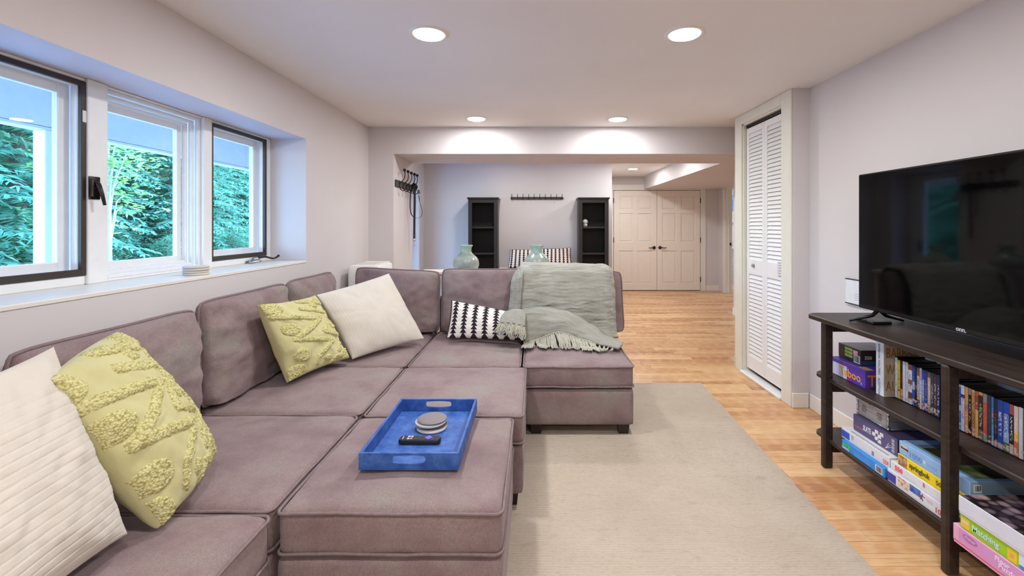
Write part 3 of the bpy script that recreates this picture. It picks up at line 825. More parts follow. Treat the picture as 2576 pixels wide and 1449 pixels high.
o.data.materials.clear(); o.data.materials.append(add_rib_bump(M_CREAM, 'cream_ribbed', 30))

def tree_stripe(name, cols, rows, tilt=0.0, dark=(50, 42, 46), light=(228, 222, 216)):
    """rows of stacked little triangles (fir-tree stripes) printed on cotton"""
    t = NT(name); s = t.sep(t.uv())
    u = t.math('ADD', s[0], t.math('MULTIPLY', s[1], tilt))
    fx = t.math('ABSOLUTE', t.math('SUBTRACT', t.math('FRACT', t.math('MULTIPLY', u, cols)), .5))
    fy = t.math('FRACT', t.math('MULTIPLY', s[1], rows))
    w = t.math('ADD', t.math('MULTIPLY', t.math('SUBTRACT', 1.0, fy), .25), .07)
    k = t.math('LESS_THAN', fx, w)
    t.set(t.mix(k, S(*light), S(*dark)), .9, spec=.1)
    t.bump(t.noise(t.pos(), 320, 2), .2, .003); return t.m
M_STRIPE = tree_stripe('fir_stripe_print', 7.0, 10, .0)
o, _ = pillow('lumbar_pillow', M_STRIPE, (-.625, 3.47, .752), (-.085, 3.42, .655), (-.08, 3.265, .500), (-.64, 3.345, .500), .12, None, plain('dark_piping', (56, 46, 48), .9), .004, nu=60, nv=44, full=.5, sag=.03, seed=31, wr=.007)
tag(o, 'black and white striped lumbar pillow on the sofa, partly under the knitted throw', 'pillow', 'black and white fir-striped lumbar pillows')

# ------------------------------------------------------------------ knitted throw
def knit_mat():
    t = NT('sage_knit'); s = t.sep(t.uv())
    blk = t.new('ShaderNodeTexChecker'); blk.inputs['Scale'].default_value = 1.0
    t.link(t.scale(t.uv(), (7, 9, 1)), blk.inputs['Vector'])
    wob = t.noise(t.scale(t.uv(), (9, 5, 1)), 1.0, 3)
    rows = t.math('SINE', t.math('MULTIPLY', t.math('ADD', s[1], t.math('MULTIPLY', wob, .05)), 2 * math.pi * 44))
    fine = t.noise(t.scale(t.uv(), (160, 110, 1)), 1.0, 2)
    crk = t.ramp(t.noise(t.scale(t.uv(), (8, 42, 1)), 1.0, 3), [(.40, (0, 0, 0, 1)), (.56, (1, 1, 1, 1))])
    h = t.math('ADD', t.math('MULTIPLY', t.math('MULTIPLY', rows, .30), t.math('ADD', t.math('MULTIPLY', blk.outputs['Fac'], .7), .3)), t.math('ADD', t.math('MULTIPLY', crk, .6), t.math('MULTIPLY', fine, .6)))
    c = t.ramp(t.noise(t.uv(), 5, 3), [(.3, S(160, 158, 148)), (.7, S(182, 179, 168))])
    c = t.mix(t.math('MULTIPLY', t.math('SUBTRACT', 1.0, crk), .35), c, S(128, 126, 110))
    c = t.mix(t.math('MULTIPLY', fine, .3), c, S(138, 136, 122))
    t.set(c, .95, spec=.1); t.b.inputs['Sheen Weight'].default_value = .3
    t.bump(h, .6, .006); return t.m
M_KNIT = knit_mat()
M_YARN = plain('sage_yarn', (176, 173, 158), .95, var=.12, scale=90)
throw = thing('knitted_throw', 'sage grey knitted throw with tasselled ends draped over the sofa end', 'blanket', (.25, 3.6, .98))
def bez(pts, n):
    """smooth curve through control points (Catmull-Rom)"""
    P = [np.array(p, float) for p in pts]; P = [2 * P[0] - P[1]] + P + [2 * P[-1] - P[-2]]
    out = []; m = len(P) - 3
    for i in range(n):
        t = i / (n - 1) * m; k = min(int(t), m - 1); t -= k
        a, b, c, d = P[k:k + 4]
        out.append(.5 * ((2 * b) + (c - a) * t + (2 * a - 5 * b + 4 * c - d) * t * t + (3 * b - a - 3 * c + d) * t ** 3))
    return np.array(out)
def sheet(name, rows, nu, nv, th=.012, parent=None, wob=.006, seed=0, mat=None):
    R = np.array([bez(r, nu) for r in rows])
    G = np.stack([bez(R[:, j], nv) for j in range(nu)], 1)
    gu = np.gradient(G, axis=1); gv = np.gradient(G, axis=0); Nn = np.cross(gu, gv); Nn /= np.linalg.norm(Nn, axis=2)[..., None] + 1e-9
    for i in range(nv):
        for j in range(nu):
            p = G[i, j]; w = fbm((p[0] * 1.2 + seed, p[1] * 2, p[2] * 4), 7, 3) * wob; G[i, j] = p + Nn[i, j] * w
    mb = MB(); mb.grid(G + Nn * th / 2); n0 = len(mb.v); mb.grid(G - Nn * th / 2, flip=True)
    ring = [(0, j) for j in range(nu)] + [(i, nu - 1) for i in range(1, nv)] + [(nv - 1, j) for j in range(nu - 2, -1, -1)] + [(i, 0) for i in range(nv - 2, 0, -1)]
    for a, b in zip(ring, ring[1:] + ring[:1]):
        ia = a[0] * nu + a[1]; ib = b[0] * nu + b[1]; mb.f.append((ib, ia, n0 + ia, n0 + ib)); mb.mi.append(0)
    o = mb.build(name, mat or M_KNIT, parent, True)
    uvl = o.data.uv_layers.new(name='UVMap')
    uu, vv = np.meshgrid(np.linspace(0, 1, nu), np.linspace(1, 0, nv)); UV = np.concatenate([np.stack([uu, vv], -1).reshape(-1, 2)] * 2)
    li = np.zeros(len(o.data.loops), int); o.data.loops.foreach_get('vertex_index', li); uvl.data.foreach_set('uv', UV[li].ravel())
    return o, G
# main drape: over the top of the cushion and down its front to the seat
prof = [(3.858, .80), (3.848, .93), (3.79, 1.002), (3.70, 1.012), (3.60, .985), (3.535, .88), (3.51, .74), (3.50, .60), (3.465, .51), (3.40, .492)]
rows = []
for k, (Y, Z) in enumerate(prof):
    t = k / (len(prof) - 1)
    x0 = -.115 - .035 * max(0, t - .4) ; x1 = .605 + .02 * t
    rows.append([(x0, Y, Z - .004), (x0 + .16, Y - .004, Z), ((x0 + x1) / 2, Y - .006, Z - .004), (x1 - .14, Y - .004, Z - .010), (x1 - .035, Y, Z - .016), (x1, Y + .008, Z - .036)] if k < 6 else
                [(x0, Y, Z), (x0 + .16, Y - .012, Z), ((x0 + x1) / 2, Y - .016, Z), (x1 - .14, Y - .012, Z), (x1 - .035, Y, Z), (x1, Y + .008, Z)])
sheet('drape', rows, 70, 110, .016, throw, .010, 2)
# narrow folded edge seen on the window side of the drape
rows = [[(-.155, 3.80, .955), (-.12, 3.77, .985), (-.085, 3.74, 1.0)], [(-.175, 3.58, .90), (-.135, 3.535, .93), (-.09, 3.53, .95)], [(-.185, 3.53, .76), (-.15, 3.495, .77), (-.10, 3.49, .78)], [(-.20, 3.50, .665), (-.17, 3.475, .66), (-.11, 3.475, .665)]]
sheet('folded_edge', rows, 14, 50, .014, throw, .006, 5)
# lower fold lying forward over the seat, with the tasselled hem
rows = [[at(1316, 776, 3.44), at(1368, 774, 3.43), at(1425, 784, 3.42), at(1480, 812, 3.40), at(1525, 843, 3.36), at(1568, 862, 3.29)],
        [at(1312, 792, 3.38), at(1365, 788, 3.36), at(1422, 798, 3.34), at(1475, 826, 3.32), at(1520, 852, 3.29), at(1566, 867, 3.25)],
        [at(1314, 826, 3.33), at(1362, 818, 3.31), at(1415, 815, 3.29), at(1468, 840, 3.26), at(1515, 858, 3.22), at(1562, 872, 3.16)],
        [at(1320, 862, 3.29), at(1356, 850, 3.285), at(1405, 833, 3.27), at(1458, 850, 3.235), at(1510, 866, 3.17), at(1556, 877, 3.11)]]
o, G = sheet('lower_fold', rows, 64, 34, .016, throw, .008, 9)
hem = [Vector(p) for p in G[-1]]
# short fringed end poking out on the window side over the striped pillow
rows = [[at(1272, 784, 3.385), at(1290, 779, 3.385), at(1306, 779, 3.39), at(1322, 783, 3.40)], [at(1260, 800, 3.30), at(1284, 798, 3.29), at(1304, 799, 3.29), at(1322, 803, 3.30)], [at(1256, 812, 3.245), at(1280, 813, 3.23), at(1302, 817, 3.22), at(1320, 822, 3.235)]]
o, G2 = sheet('fringed_end', rows, 20, 14, .012, throw, .004, 12)
rt = random.Random(11)
def tassel(p, d, L, seatz, n=4, r=.0042, knot=True):
    mb = MB()
    if knot: mb.ball(p, .0085, 8, 6)
    for k in range(n):
        off = Vector((rt.uniform(-.008, .008), rt.uniform(-.006, .006), 0)); q = Vector(p); pts = [q.copy()]
        ph = rt.uniform(0, 6.28); wa = rt.uniform(.002, .008)
        for i in range(1, 13):
            t = i / 12
            q2 = Vector(p) + off * min(1, t * 2.0) * (1 + t) + Vector(d) * (L * t) + Vector((wa * t * math.sin(ph + t * 9), wa * t * math.cos(ph + t * 8), 0))
            if q2.z < seatz: q2.z = seatz + rt.uniform(0, .006)
            pts.append(q2)
        mb.tube(pts, [r * .8, r, r * 1.15, r * 1.1, r, r, r, r * .95, r * .9, r * .9, r * .8, r * .7, r * .4], 5)
    mb.build('tassel', M_YARN, throw, True)
for i in range(1, 48, 1):
    p = hem[i] + Vector((0, -.006, -.006)); z = .4775
    fw = 0.75 + .35 * rt.random()
    tassel(p, Vector((rt.uniform(-.25, .28) + (.25 if i > 34 else -.1 if i < 10 else .1), -fw, -.6)).normalized(), rt.uniform(.115, .175), z, 6, .0046)
for i in range(47, 62, 3):
    p = hem[i] + Vector((0, -.004, -.004)); tassel(p, Vector((-.35 + rt.uniform(-.3, .3), -.75, -.35)).normalized(), .07, .478, 5, .0036, False)
g2 = [Vector(p) for p in G2[-1]]
for i in range(0, 20, 1):
    tassel(g2[i] + Vector((0, -.004, -.002)), Vector((rt.uniform(-.25, .1) - (.3 if i < 5 else 0), -.42, -.8)).normalized(), rt.uniform(.06, .09), .40, 5, .0042, i % 4 == 0)

# ------------------------------------------------------------------ tray with coasters and remote
def blue_leather():
    t = NT('blue_leather'); n = t.noise(t.scale(t.pos(), (1, 1, 1)), 22, 5, .65); m2 = t.noise(t.pos(), 5, 2)
    c = t.ramp(n, [(.3, S(34, 68, 138)), (.5, S(52, 94, 168)), (.72, S(82, 124, 194))])
    t.set(t.mix(t.math('MULTIPLY', m2, .3), c, S(44, 82, 158)), .5, spec=.4); t.bump(n, .12, .002); return t.m
M_TRAY = blue_leather()
TX0, TX1, TY0, TY1, TZ = -.608, -.262, 1.578, 2.078, .4765
tray = thing('serving_tray', 'blue leather serving tray with cut-out handles on the near ottoman', 'tray', ((TX0 + TX1) / 2, (TY0 + TY1) / 2, TZ))
MB().cbox(TX0 + .008, TX1 - .008, TY0 + .008, TY1 - .008, TZ, TZ + .007, .001).build('tray_floor', M_TRAY, tray)
for xa, xb in ((TX0, TX0 + .010), (TX1 - .010, TX1)):
    MB().cbox(xa, xb, TY0 + .010, TY1 - .010, TZ, TZ + .058, .0015).build('side_wall', M_TRAY, tray)
def handle_wall(y0, y1):
    xm = (TX0 + TX1) / 2; hw, hh, hr = .058, .0145, .0145; zc = TZ + .036; N = 48
    out = []; inn = []
    X0, X1, Z0, Z1 = TX0, TX1, TZ, TZ + .058
    for k in range(N):
        a = 2 * math.pi * k / N + .0001; c, s_ = math.cos(a), math.sin(a)
        # stadium point
        if k < N:
            ex = (hw - hr) * max(-1, min(1, c * 1.6)); L = math.hypot(c, s_)
            inn.append((xm + ex + hr * c, zc + hr * s_))
        tx = (X1 - xm) / abs(c) if abs(c) > 1e-6 else 1e9
        cz = (Z1 - zc) if s_ > 0 else (zc - Z0)
        # map angle by stadium direction so that quads do not fold
        dx, dz = inn[-1][0] - xm, inn[-1][1] - zc
        sx = (X1 - xm) / abs(dx) if abs(dx) > 1e-9 else 1e9
        sz = ((Z1 - zc) if dz > 0 else (zc - Z0)) / abs(dz) if abs(dz) > 1e-9 else 1e9
        m = min(sx, sz); out.append((xm + dx * m, zc + dz * m))
    for (cx, cz) in ((X0, Z0), (X1, Z0), (X0, Z1), (X1, Z1)):
        k = min(range(N), key=lambda i: (out[i][0] - cx) ** 2 + (out[i][1] - cz) ** 2); out[k] = (cx, cz)
    V = [(x, y0, z) for x, z in out] + [(x, y0, z) for x, z in inn] + [(x, y1, z) for x, z in out] + [(x, y1, z) for x, z in inn]
    F = []
    for k in range(N):
        k2 = (k + 1) % N
        F += [(k, k2, N + k2, N + k), (2 * N + k2, 2 * N + k, 3 * N + k, 3 * N + k2), (k2, k, 2 * N + k, 2 * N + k2), (N + k, N + k2, 3 * N + k2, 3 * N + k)]
    MB().add(V, F).build('handle_wall', M_TRAY, tray)
handle_wall(TY0, TY0 + .010); handle_wall(TY1 - .010, TY1)
def spiral_mat(name, rgb, cx, cy):
    t = NT(name); s = t.sep(t.pos()); dx = t.math('SUBTRACT', s[0], cx); dy = t.math('SUBTRACT', s[1], cy)
    r = t.math('SQRT', t.math('ADD', t.math('MULTIPLY', dx, dx), t.math('MULTIPLY', dy, dy)))
    a = t.math('ARCTAN2', dy, dx)
    w = t.math('SINE', t.math('ADD', t.math('MULTIPLY', r, 2 * math.pi / .0058), a))
    t.set(t.mix(t.math('MULTIPLY', t.math('ADD', w, 1.0), .22), S(*rgb), tuple(x * .45 for x in S(*rgb)[:3]) + (1,)), .9)
    t.bump(w, .5, .003); return t.m
cz = TZ + .0075
for k, (dx, dy, rgb, r, lb) in enumerate(((.004, -.008, (206, 204, 206), .062, 'white round coaster, lowest of the stack on the blue tray'), (.004, .004, (96, 84, 84), .058, 'brown round coaster, second from the bottom on the blue tray'),
                                    (-.004, .002, (208, 206, 208), .064, 'white round coaster under the top grey one on the blue tray'), (.002, .006, (152, 144, 148), .0605, 'grey woven spiral coaster on top of the stack on the tray'))):
    cx, cy = -.428 + dx, 1.897 + dy
    mb = MB(); mb.lathe([(r - .004, cz), (r, cz + .003), (r, cz + .006), (r - .004, cz + .009), (0, cz + .0095)], cx, cy, 40, close=False)
    o = mb.build('coaster', spiral_mat('coaster_weave', rgb, cx, cy), None, True); tag(o, lb, 'coaster', 'stack of coasters on the tray'); cz += .0098
# remote
rz = TZ + .0075; rem = thing('remote_control', 'black remote control with a purple direction pad on the blue tray', 'remote', (-.435, 1.762, rz))
mb = MB(); x0, x1, y0, y1 = -.522, -.362, 1.742, 1.783
loopp = rect_loop(x0, x1, y0, y1, 0, .013, 6)
prof = [(-.004, 0), (0, .005), (0, .013), (-.003, .0185)]
n = len(loopp); cxy = Vector(((x0 + x1) / 2, (y0 + y1) / 2, 0)); V = []
for ins, z in prof:
    for p in loopp:
        d = (p - cxy); sx = 1 + ins / ((x1 - x0) / 2); sy = 1 + ins / ((y1 - y0) / 2); V.append((cxy.x + d.x * sx, cxy.y + d.y * sy, rz + z))
F = [(i * n + k, i * n + (k + 1) % n, (i + 1) * n + (k + 1) % n, (i + 1) * n + k) for i in range(len(prof) - 1) for k in range(n)]
F += [tuple(range(n))[::-1], tuple(3 * n + k for k in range(n))]
mb.add(V, F); mb.build('body', plain('remote_plastic', (30, 28, 28), .4), rem, 'auto')
M_BTN = plain('remote_button', (64, 64, 68), .35); M_PUR = plain('purple_button', (112, 92, 220), .4)
zt_ = rz + .0185
def btn(x, y, w, d, m, lb=None, h=.0022):
    o = MB().cbox(x - w / 2, x + w / 2, y - d / 2, y + d / 2, zt_ - .001, zt_ + h, .0012).build('button', m, rem)
    if lb: o['label'] = lb
for x, cols in ((-.486, ((170, 196, 236), (190, 186, 214))), (-.474, ((226, 176, 186), (150, 146, 160)))):
    for y, rgb in zip((1.772, 1.755), cols): btn(x, y, .010, .010, plain('shortcut_button', rgb, .4), 'coloured shortcut button')
for x in (-.456, -.443):
    for y in (1.774, 1.763, 1.752): btn(x, y, .009, .007, M_BTN)
for y in (1.773, 1.755): btn(-.383, y, .010, .007, M_BTN)
mb = MB(); mb.cbox(-.423, -.395, 1.757, 1.769, zt_ - .001, zt_ + .003, .002); mb.cbox(-.4155, -.4025, 1.749, 1.777, zt_ - .001, zt_ + .0032, .002); mb.build('direction_pad', M_PUR, rem)['label'] = 'purple direction pad'
mb = MB(); mb.ball((-.370, 1.763, zt_), .0018, 6, 4); mb.build('microphone_hole', M_BLACK, rem)
MB().box(-.509, -.505, 1.752, 1.775, zt_, zt_ + .0003).build('lettering', plain('grey_print', (170, 170, 172), .5), rem)
# stack of white coasters on the window ledge
for k in range(4):
    z = WZ0 + .0065 + k * .0118
    mb = MB(); r = .058; mb.lathe([(r - .004, z), (r, z + .003), (r, z + .008), (r - .004, z + .0112), (0, z + .0116)], -1.752 + (.002, -.002, .0015, 0)[k], 2.365, 36, close=False)
    o = mb.build('coaster', M_CREAM, None, True); tag(o, ('lowest', 'second lowest', 'second highest', 'topmost')[k] + ' white round coaster of the stack on the window ledge', 'coaster', 'stack of coasters on the window ledge')
# ------------------------------------------------------------------ television stand
def dark_wood():
    t = NT('espresso_wood'); g = t.noise(t.scale(t.pos(), (16, 1.6, 16)), 3.0, 4, .6)
    t.set(t.ramp(g, [(.35, S(38, 28, 24)), (.65, S(58, 45, 39))]), .42, spec=.4); t.bump(g, .08, .002); return t.m
M_ESP = dark_wood()
SY0, SY1, SX0, SX1 = .84, 2.635, 1.585, 1.985
stand = thing('television_stand', 'dark espresso wood open television stand with three shelves against the wall', 'shelf unit', ((SX0 + SX1) / 2, (SY0 + SY1) / 2, 0))
def shelf(name, zt, th, xf):
    """board with rounded front corners and a softened front edge"""
    N = 10; pts = [(SX1, SY0), (SX1, SY1)]
    for k in range(N + 1):
        a = math.pi / 2 * k / N; pts.append((xf + .075 - .075 * math.sin(a) * 1.0, SY1 - .030 * (1 - math.cos(a)) * 1.6))
    for k in range(N + 1):
        a = math.pi / 2 * (1 - k / N); pts.append((xf + .075 - .075 * math.sin(a), SY0 + .030 * (1 - math.cos(a)) * 1.6))
    cx = sum(p[0] for p in pts) / len(pts); cy = sum(p[1] for p in pts) / len(pts)
    prof = [(.004, 0), (0, .004), (0, th - .004), (.004, th)]
    V = []; n = len(pts)
    for ins, z in prof:
        for x, y in pts:
            V.append((x + (ins if x < SX1 - .01 else -ins * .2), y + (ins if y < cy else -ins), zt - th + z))
    F = [(i * n + k, i * n + (k + 1) % n, (i + 1) * n + (k + 1) % n, (i + 1) * n + k) for i in range(3) for k in range(n)]
    F += [tuple(range(n))[::-1], tuple(3 * n + k for k in range(n))]
    return MB().add(V, F).build(name, M_ESP, stand)
shelf('table_top', .82, .026, 1.555); shelf('shelf', .49, .024, 1.600); shelf('shelf', .16, .024, 1.600)
for y, xl in ((2.50, 1.598), (1.737, 1.578), (.974, 1.578)):
    for x, h in ((xl, .794), (1.955, .794)):
        MB().cbox(x - .0255, x + .0255, y - .0185, y + .0185, 0, h, .008).build('leg', M_ESP, stand)
    for z in (.768, .44, .11):
        MB().cbox(xl + .027, 1.929, y - .011, y + .011, z - .026, z + .026, .003).build('side_rail', M_ESP, stand)
# ------------------------------------------------------------------ television
tv = thing('television', 'large black flat screen television on the espresso stand', 'television', (1.80, 1.875, .82))
ty0, ty1, tz0, tz1, tx = 1.262, 2.488, .877, 1.597, 1.762
M_SCR = plain('glossy_screen', (3, 3, 4), .05, spec=.25); M_BEZ = plain('glossy_bezel', (12, 12, 14), .2)
MB().cbox(tx, tx + .03, ty0, ty1, tz0, tz1, .004).build('bezel', M_BEZ, tv)
MB().box(tx - .0012, tx + .004, ty0 + .008, ty1 - .008, tz0 + .022, tz1 - .008).build('screen', M_SCR, tv)
MB().cbox(tx + .028, tx + .075, ty0 + .15, ty1 - .15, tz0 + .03, tz0 + .42, .015).build('rear_housing', M_BLACK, tv)
for y in (2.36, 1.39):
    f = MB(); zf = .8215
    f.tube([(tx + .015, y, tz0 + .012), (tx - .02, y, zf + .035), (tx - .128, y + .012, zf + .007)], [.011, .009, .006], 10)
    f.tube([(tx + .015, y, tz0 + .012), (tx + .05, y, zf + .035), (tx + .15, y + .012, zf + .007)], [.011, .009, .006], 10)
    f.build('foot', plain('foot_metal', (42, 40, 40), .25, metal=.7), tv, True)
text('onn.', plain('bezel_print', (190, 192, 196), .4), tv, (tx - .0012, 1.911, tz0 + .006), (0, -1, 0), (0, 0, 1), .026, bold=.0006)
o = MB().cbox(1.70, 1.80, 2.30, 2.425, .8215, .836, .003).build('media_box', M_BLACK); tag(o, 'flat black streaming box lying on the stand behind the television foot', 'media player')

# framed notice on the wall beside the television
sg = thing('wall_notice', 'small white notice in a dark-edged holder on the wall behind the television', 'sign', (1.995, 2.85, .9))
MB().cbox(1.985, 1.998, 2.74, 2.92, .833, .982, .002).build('card', plain('white_card', (226, 228, 234), .5), sg)
for z in (.829, .982): MB().cbox(1.982, 1.999, 2.738, 2.922, z, z + .005, .001).build('edge_strip', M_BLACK, sg)
mb = MB(); r3 = random.Random(4)
for k in range(4): mb.box(1.9845, 1.986, 2.77, 2.835 + .02 * r3.random(), .86 + .012 * k, .8625 + .012 * k)
mb.build('printed_lines', plain('grey_lines', (150, 152, 160), .6), sg)

# ------------------------------------------------------------------ boxes and discs on the stand
def P(rgb, r=.45): return plain('print_%d_%d_%d' % rgb, rgb, r, var=.03, scale=30)
def gamebox(name, label, x0, x1, y0, y1, z0, z1, body, cat='board game', lid=None, tilt=0):
    r = thing(name, label, cat, ((x0 + x1) / 2, (y0 + y1) / 2, z0))
    h = z1 - z0
    MB().cbox(x0 + .0012, x1 - .0012, y0 + .0012, y1 - .0012, z0, z0 + h * .5, .001).build('box_base', body if not isinstance(body, tuple) else P(body), r)
    MB().cbox(x0, x1, y0, y1, z0 + h * .12, z1, .0015).build('box_lid', (lid or body) if not isinstance(lid or body, tuple) else P(lid or body), r)
    return r
def left_patch(r, name, x, ya, yb, za, zb, m, lb=None):
    """flat print on the face that looks into the room (-X)"""
    o = MB().box(x - .0006, x + .0004, ya, yb, za, zb).build(name, m if not isinstance(m, tuple) else P(m), r)
    if lb: o['label'] = lb
    return o
def near_patch(r, name, y, xa, xb, za, zb, m): return MB().box(xa, xb, y - .0006, y + .0004, za, zb).build(name, m if not isinstance(m, tuple) else P(m), r)
def top_patch(r, name, z, xa, xb, ya, yb, m): return MB().box(xa, xb, ya, yb, z - .0004, z + .0006).build(name, m if not isinstance(m, tuple) else P(m), r)
def ltext(r, s, m, x, y, z, size, **k): return text(s, m if not isinstance(m, tuple) else P(m), r, (x - .0007, y, z), (0, -1, 0), (0, 0, 1), size, **k)
def ntext(r, s, m, x, y, z, size, **k): return text(s, m if not isinstance(m, tuple) else P(m), r, (x, y - .0007, z), (1, 0, 0), (0, 0, 1), size, **k)
def barcode(r, face, a, b0, b1, z0, z1):
    """white field with black bars (a = face coordinate)"""
    if face == 'L':
        left_patch(r, 'barcode_field', a, b0, b1, z0, z1, (226, 226, 226)); mb = MB(); y = b0 + .004; rr = random.Random(2)
        while y < b1 - .005:
            w = rr.choice((.0008, .0014, .002)); mb.box(a - .0009, a - .0004, y, y + w, z0 + .004, z1 - .003); y += w + rr.choice((.0009, .0014))
    else:
        near_patch(r, 'barcode_field', a, b0, b1, z0, z1, (222, 222, 222)); mb = MB(); x = b0 + .004; rr = random.Random(2)
        while x < b1 - .005:
            w = rr.choice((.0008, .0014, .002)); mb.box(x, x + w, a - .0009, a - .0004, z0 + .004, z1 - .003); x += w + rr.choice((.0009, .0014))
    mb.build('barcode', P((40, 38, 36)), r)
def photo_mat(name, cols, sc=18.0):
    t = NT(name); v = t.noise(t.pos(), sc, 3, .6); t.set(t.ramp(v, [(.30 + .4 * i / max(1, len(cols) - 1), S(*c)) for i, c in enumerate(cols)]), .35); return t.m

ZM = .4905      # middle shelf
g = gamebox('board_game', 'purple word game box with orange lettering on the middle shelf', 1.68, 1.915, 2.325, 2.59, ZM, .582, (96, 62, 170))
left_patch(g, 'printed_panel', 1.68, 2.46, 2.588, ZM + .002, .56, (206, 202, 222), 'pale corner panel')
ltext(g, 'Taboo', (236, 160, 66), 1.6796, 2.515, ZM + .020, .062, shear=-.12, bold=.001)
ntext(g, 'Taboo', (236, 150, 60), 1.692, 2.325, ZM + .014, .078, bold=.001)
left_patch(g, 'printed_spot', 1.68, 2.42, 2.45, ZM + .004, ZM + .028, (150, 50, 160)); left_patch(g, 'printed_star', 1.68, 2.345, 2.357, ZM + .012, ZM + .022, (120, 160, 230))
top_patch(g, 'printed_oval', .582, 1.69, 1.73, 2.33, 2.39, (220, 180, 140))
g = gamebox('board_game', 'small black puzzle box with green pictures on the purple game box', 1.716, 1.91, 2.405, 2.582, .583, .662, (40, 30, 32), lid=(44, 33, 35))
top_patch(g, 'lid_print', .662, 1.72, 1.905, 2.41, 2.578, photo_mat('grey_cloud_print', ((112, 104, 110), (140, 132, 138)), 14))
for k in range(3): left_patch(g, 'printed_picture', 1.716, 2.468, 2.528, .604 + k * .018, .618 + k * .018, (140, 172, 92), 'green picture strip')
left_patch(g, 'printed_picture', 1.716, 2.428, 2.462, .632, .652, photo_mat('pink_picture', ((224, 200, 206), (196, 120, 130), (240, 236, 240)), 90)); barcode(g, 'L', 1.716, 2.412, 2.458, .588, .63)
near_patch(g, 'printed_panel', 2.405, 1.718, 1.905, .586, .606, (44, 78, 124)); ntext(g, '350', (196, 182, 160), 1.735, 2.405, .615, .026, bold=.0006)
# standing hardback
bk = thing('hardback_book', 'thick white hardback standing upright beside the purple game box', 'book', (1.77, 2.24, ZM))
M_CREAMCOV = photo_mat('cream_cover', ((206, 196, 176), (184, 168, 140)), 6)
MB().cbox(1.694, 1.858, 2.214, 2.217, ZM, .752, .0008).build('front_cover', M_CREAMCOV, bk); MB().cbox(1.694, 1.858, 2.261, 2.264, ZM, .752, .0008).build('back_cover', P((232, 232, 236)), bk)
MB().cbox(1.690, 1.694, 2.214, 2.264, ZM, .752, .0012).build('spine', P((228, 230, 238)), bk); MB().box(1.694, 1.853, 2.217, 2.261, ZM + .004, .748).build('page_block', P((222, 216, 202)), bk)
for s, z in (('BARBARA', .680), ('WALTERS', .600), ('AUDITION', .520)): ntext(bk, s, (152, 116, 62), 1.700, 2.214, z, .068, sx=.62, bold=.0004)
text('BARBARA WALTERS   AUDITION', P((120, 122, 132)), bk, (1.6893, 2.248, .742), (0, 0, -1), (0, -1, 0), .017, sx=1.0)

def spine_mat(name, stops, mark=(235, 235, 238), mark_w=.28, ms=60):
    t = NT(name); s = t.sep(t.gen())
    c = t.ramp(s[2], [(p, S(*rgb)) for p, rgb in stops], 'CONSTANT')
    pic = t.noise(t.pos(), 70, 3)
    c = t.mix(t.math('MULTIPLY', t.math('LESS_THAN', t.math('ABSOLUTE', t.math('SUBTRACT', s[2], .10)), .07), t.ramp(pic, [(.45, (0, 0, 0, 1)), (.55, (1, 1, 1, 1))])), c, S(214, 190, 170))
    letters = t.math('GREATER_THAN', t.noise(t.scale(t.pos(), (1, 240, 150)), 1.0, 0), .52)
    k = t.math('MULTIPLY', t.math('MULTIPLY', letters, t.math('LESS_THAN', t.math('ABSOLUTE', t.math('SUBTRACT', s[1], .5)), mark_w)), t.math('MULTIPLY', t.math('LESS_THAN', s[2], .76), t.math('GREATER_THAN', s[2], .27)))
    t.set(t.mix(t.math('MULTIPLY', k, .8), c, S(*mark)), .3, spec=.5); return t.m
M_CASE = plain('disc_case', (16, 17, 20), .3)
def disc(label, y1, w, stops, mark, xf=1.742, h=.19, group='disc cases on the middle shelf', case=None, d=.135):
    r = thing('disc_case', label, 'disc case', (xf + d / 2, y1 - w / 2, ZM), group)
    MB().cbox(xf + .0008, xf + d, y1 - w + .0004, y1 - .0004, ZM, ZM + h, .0015).build('case', case or M_CASE, r)
    MB().cbox(xf, xf + .0012, y1 - w + .0006, y1 - .0006, ZM + .003, ZM + h - .003, .0004).build('spine_sleeve', spine_mat('spine_print', stops, mark), r)
W_, BL_, YE, MAR, NAV, TAN, GRY = (222, 222, 230), (40, 84, 180), (226, 206, 40), (112, 40, 48), (64, 62, 140), (206, 178, 150), (120, 122, 128)
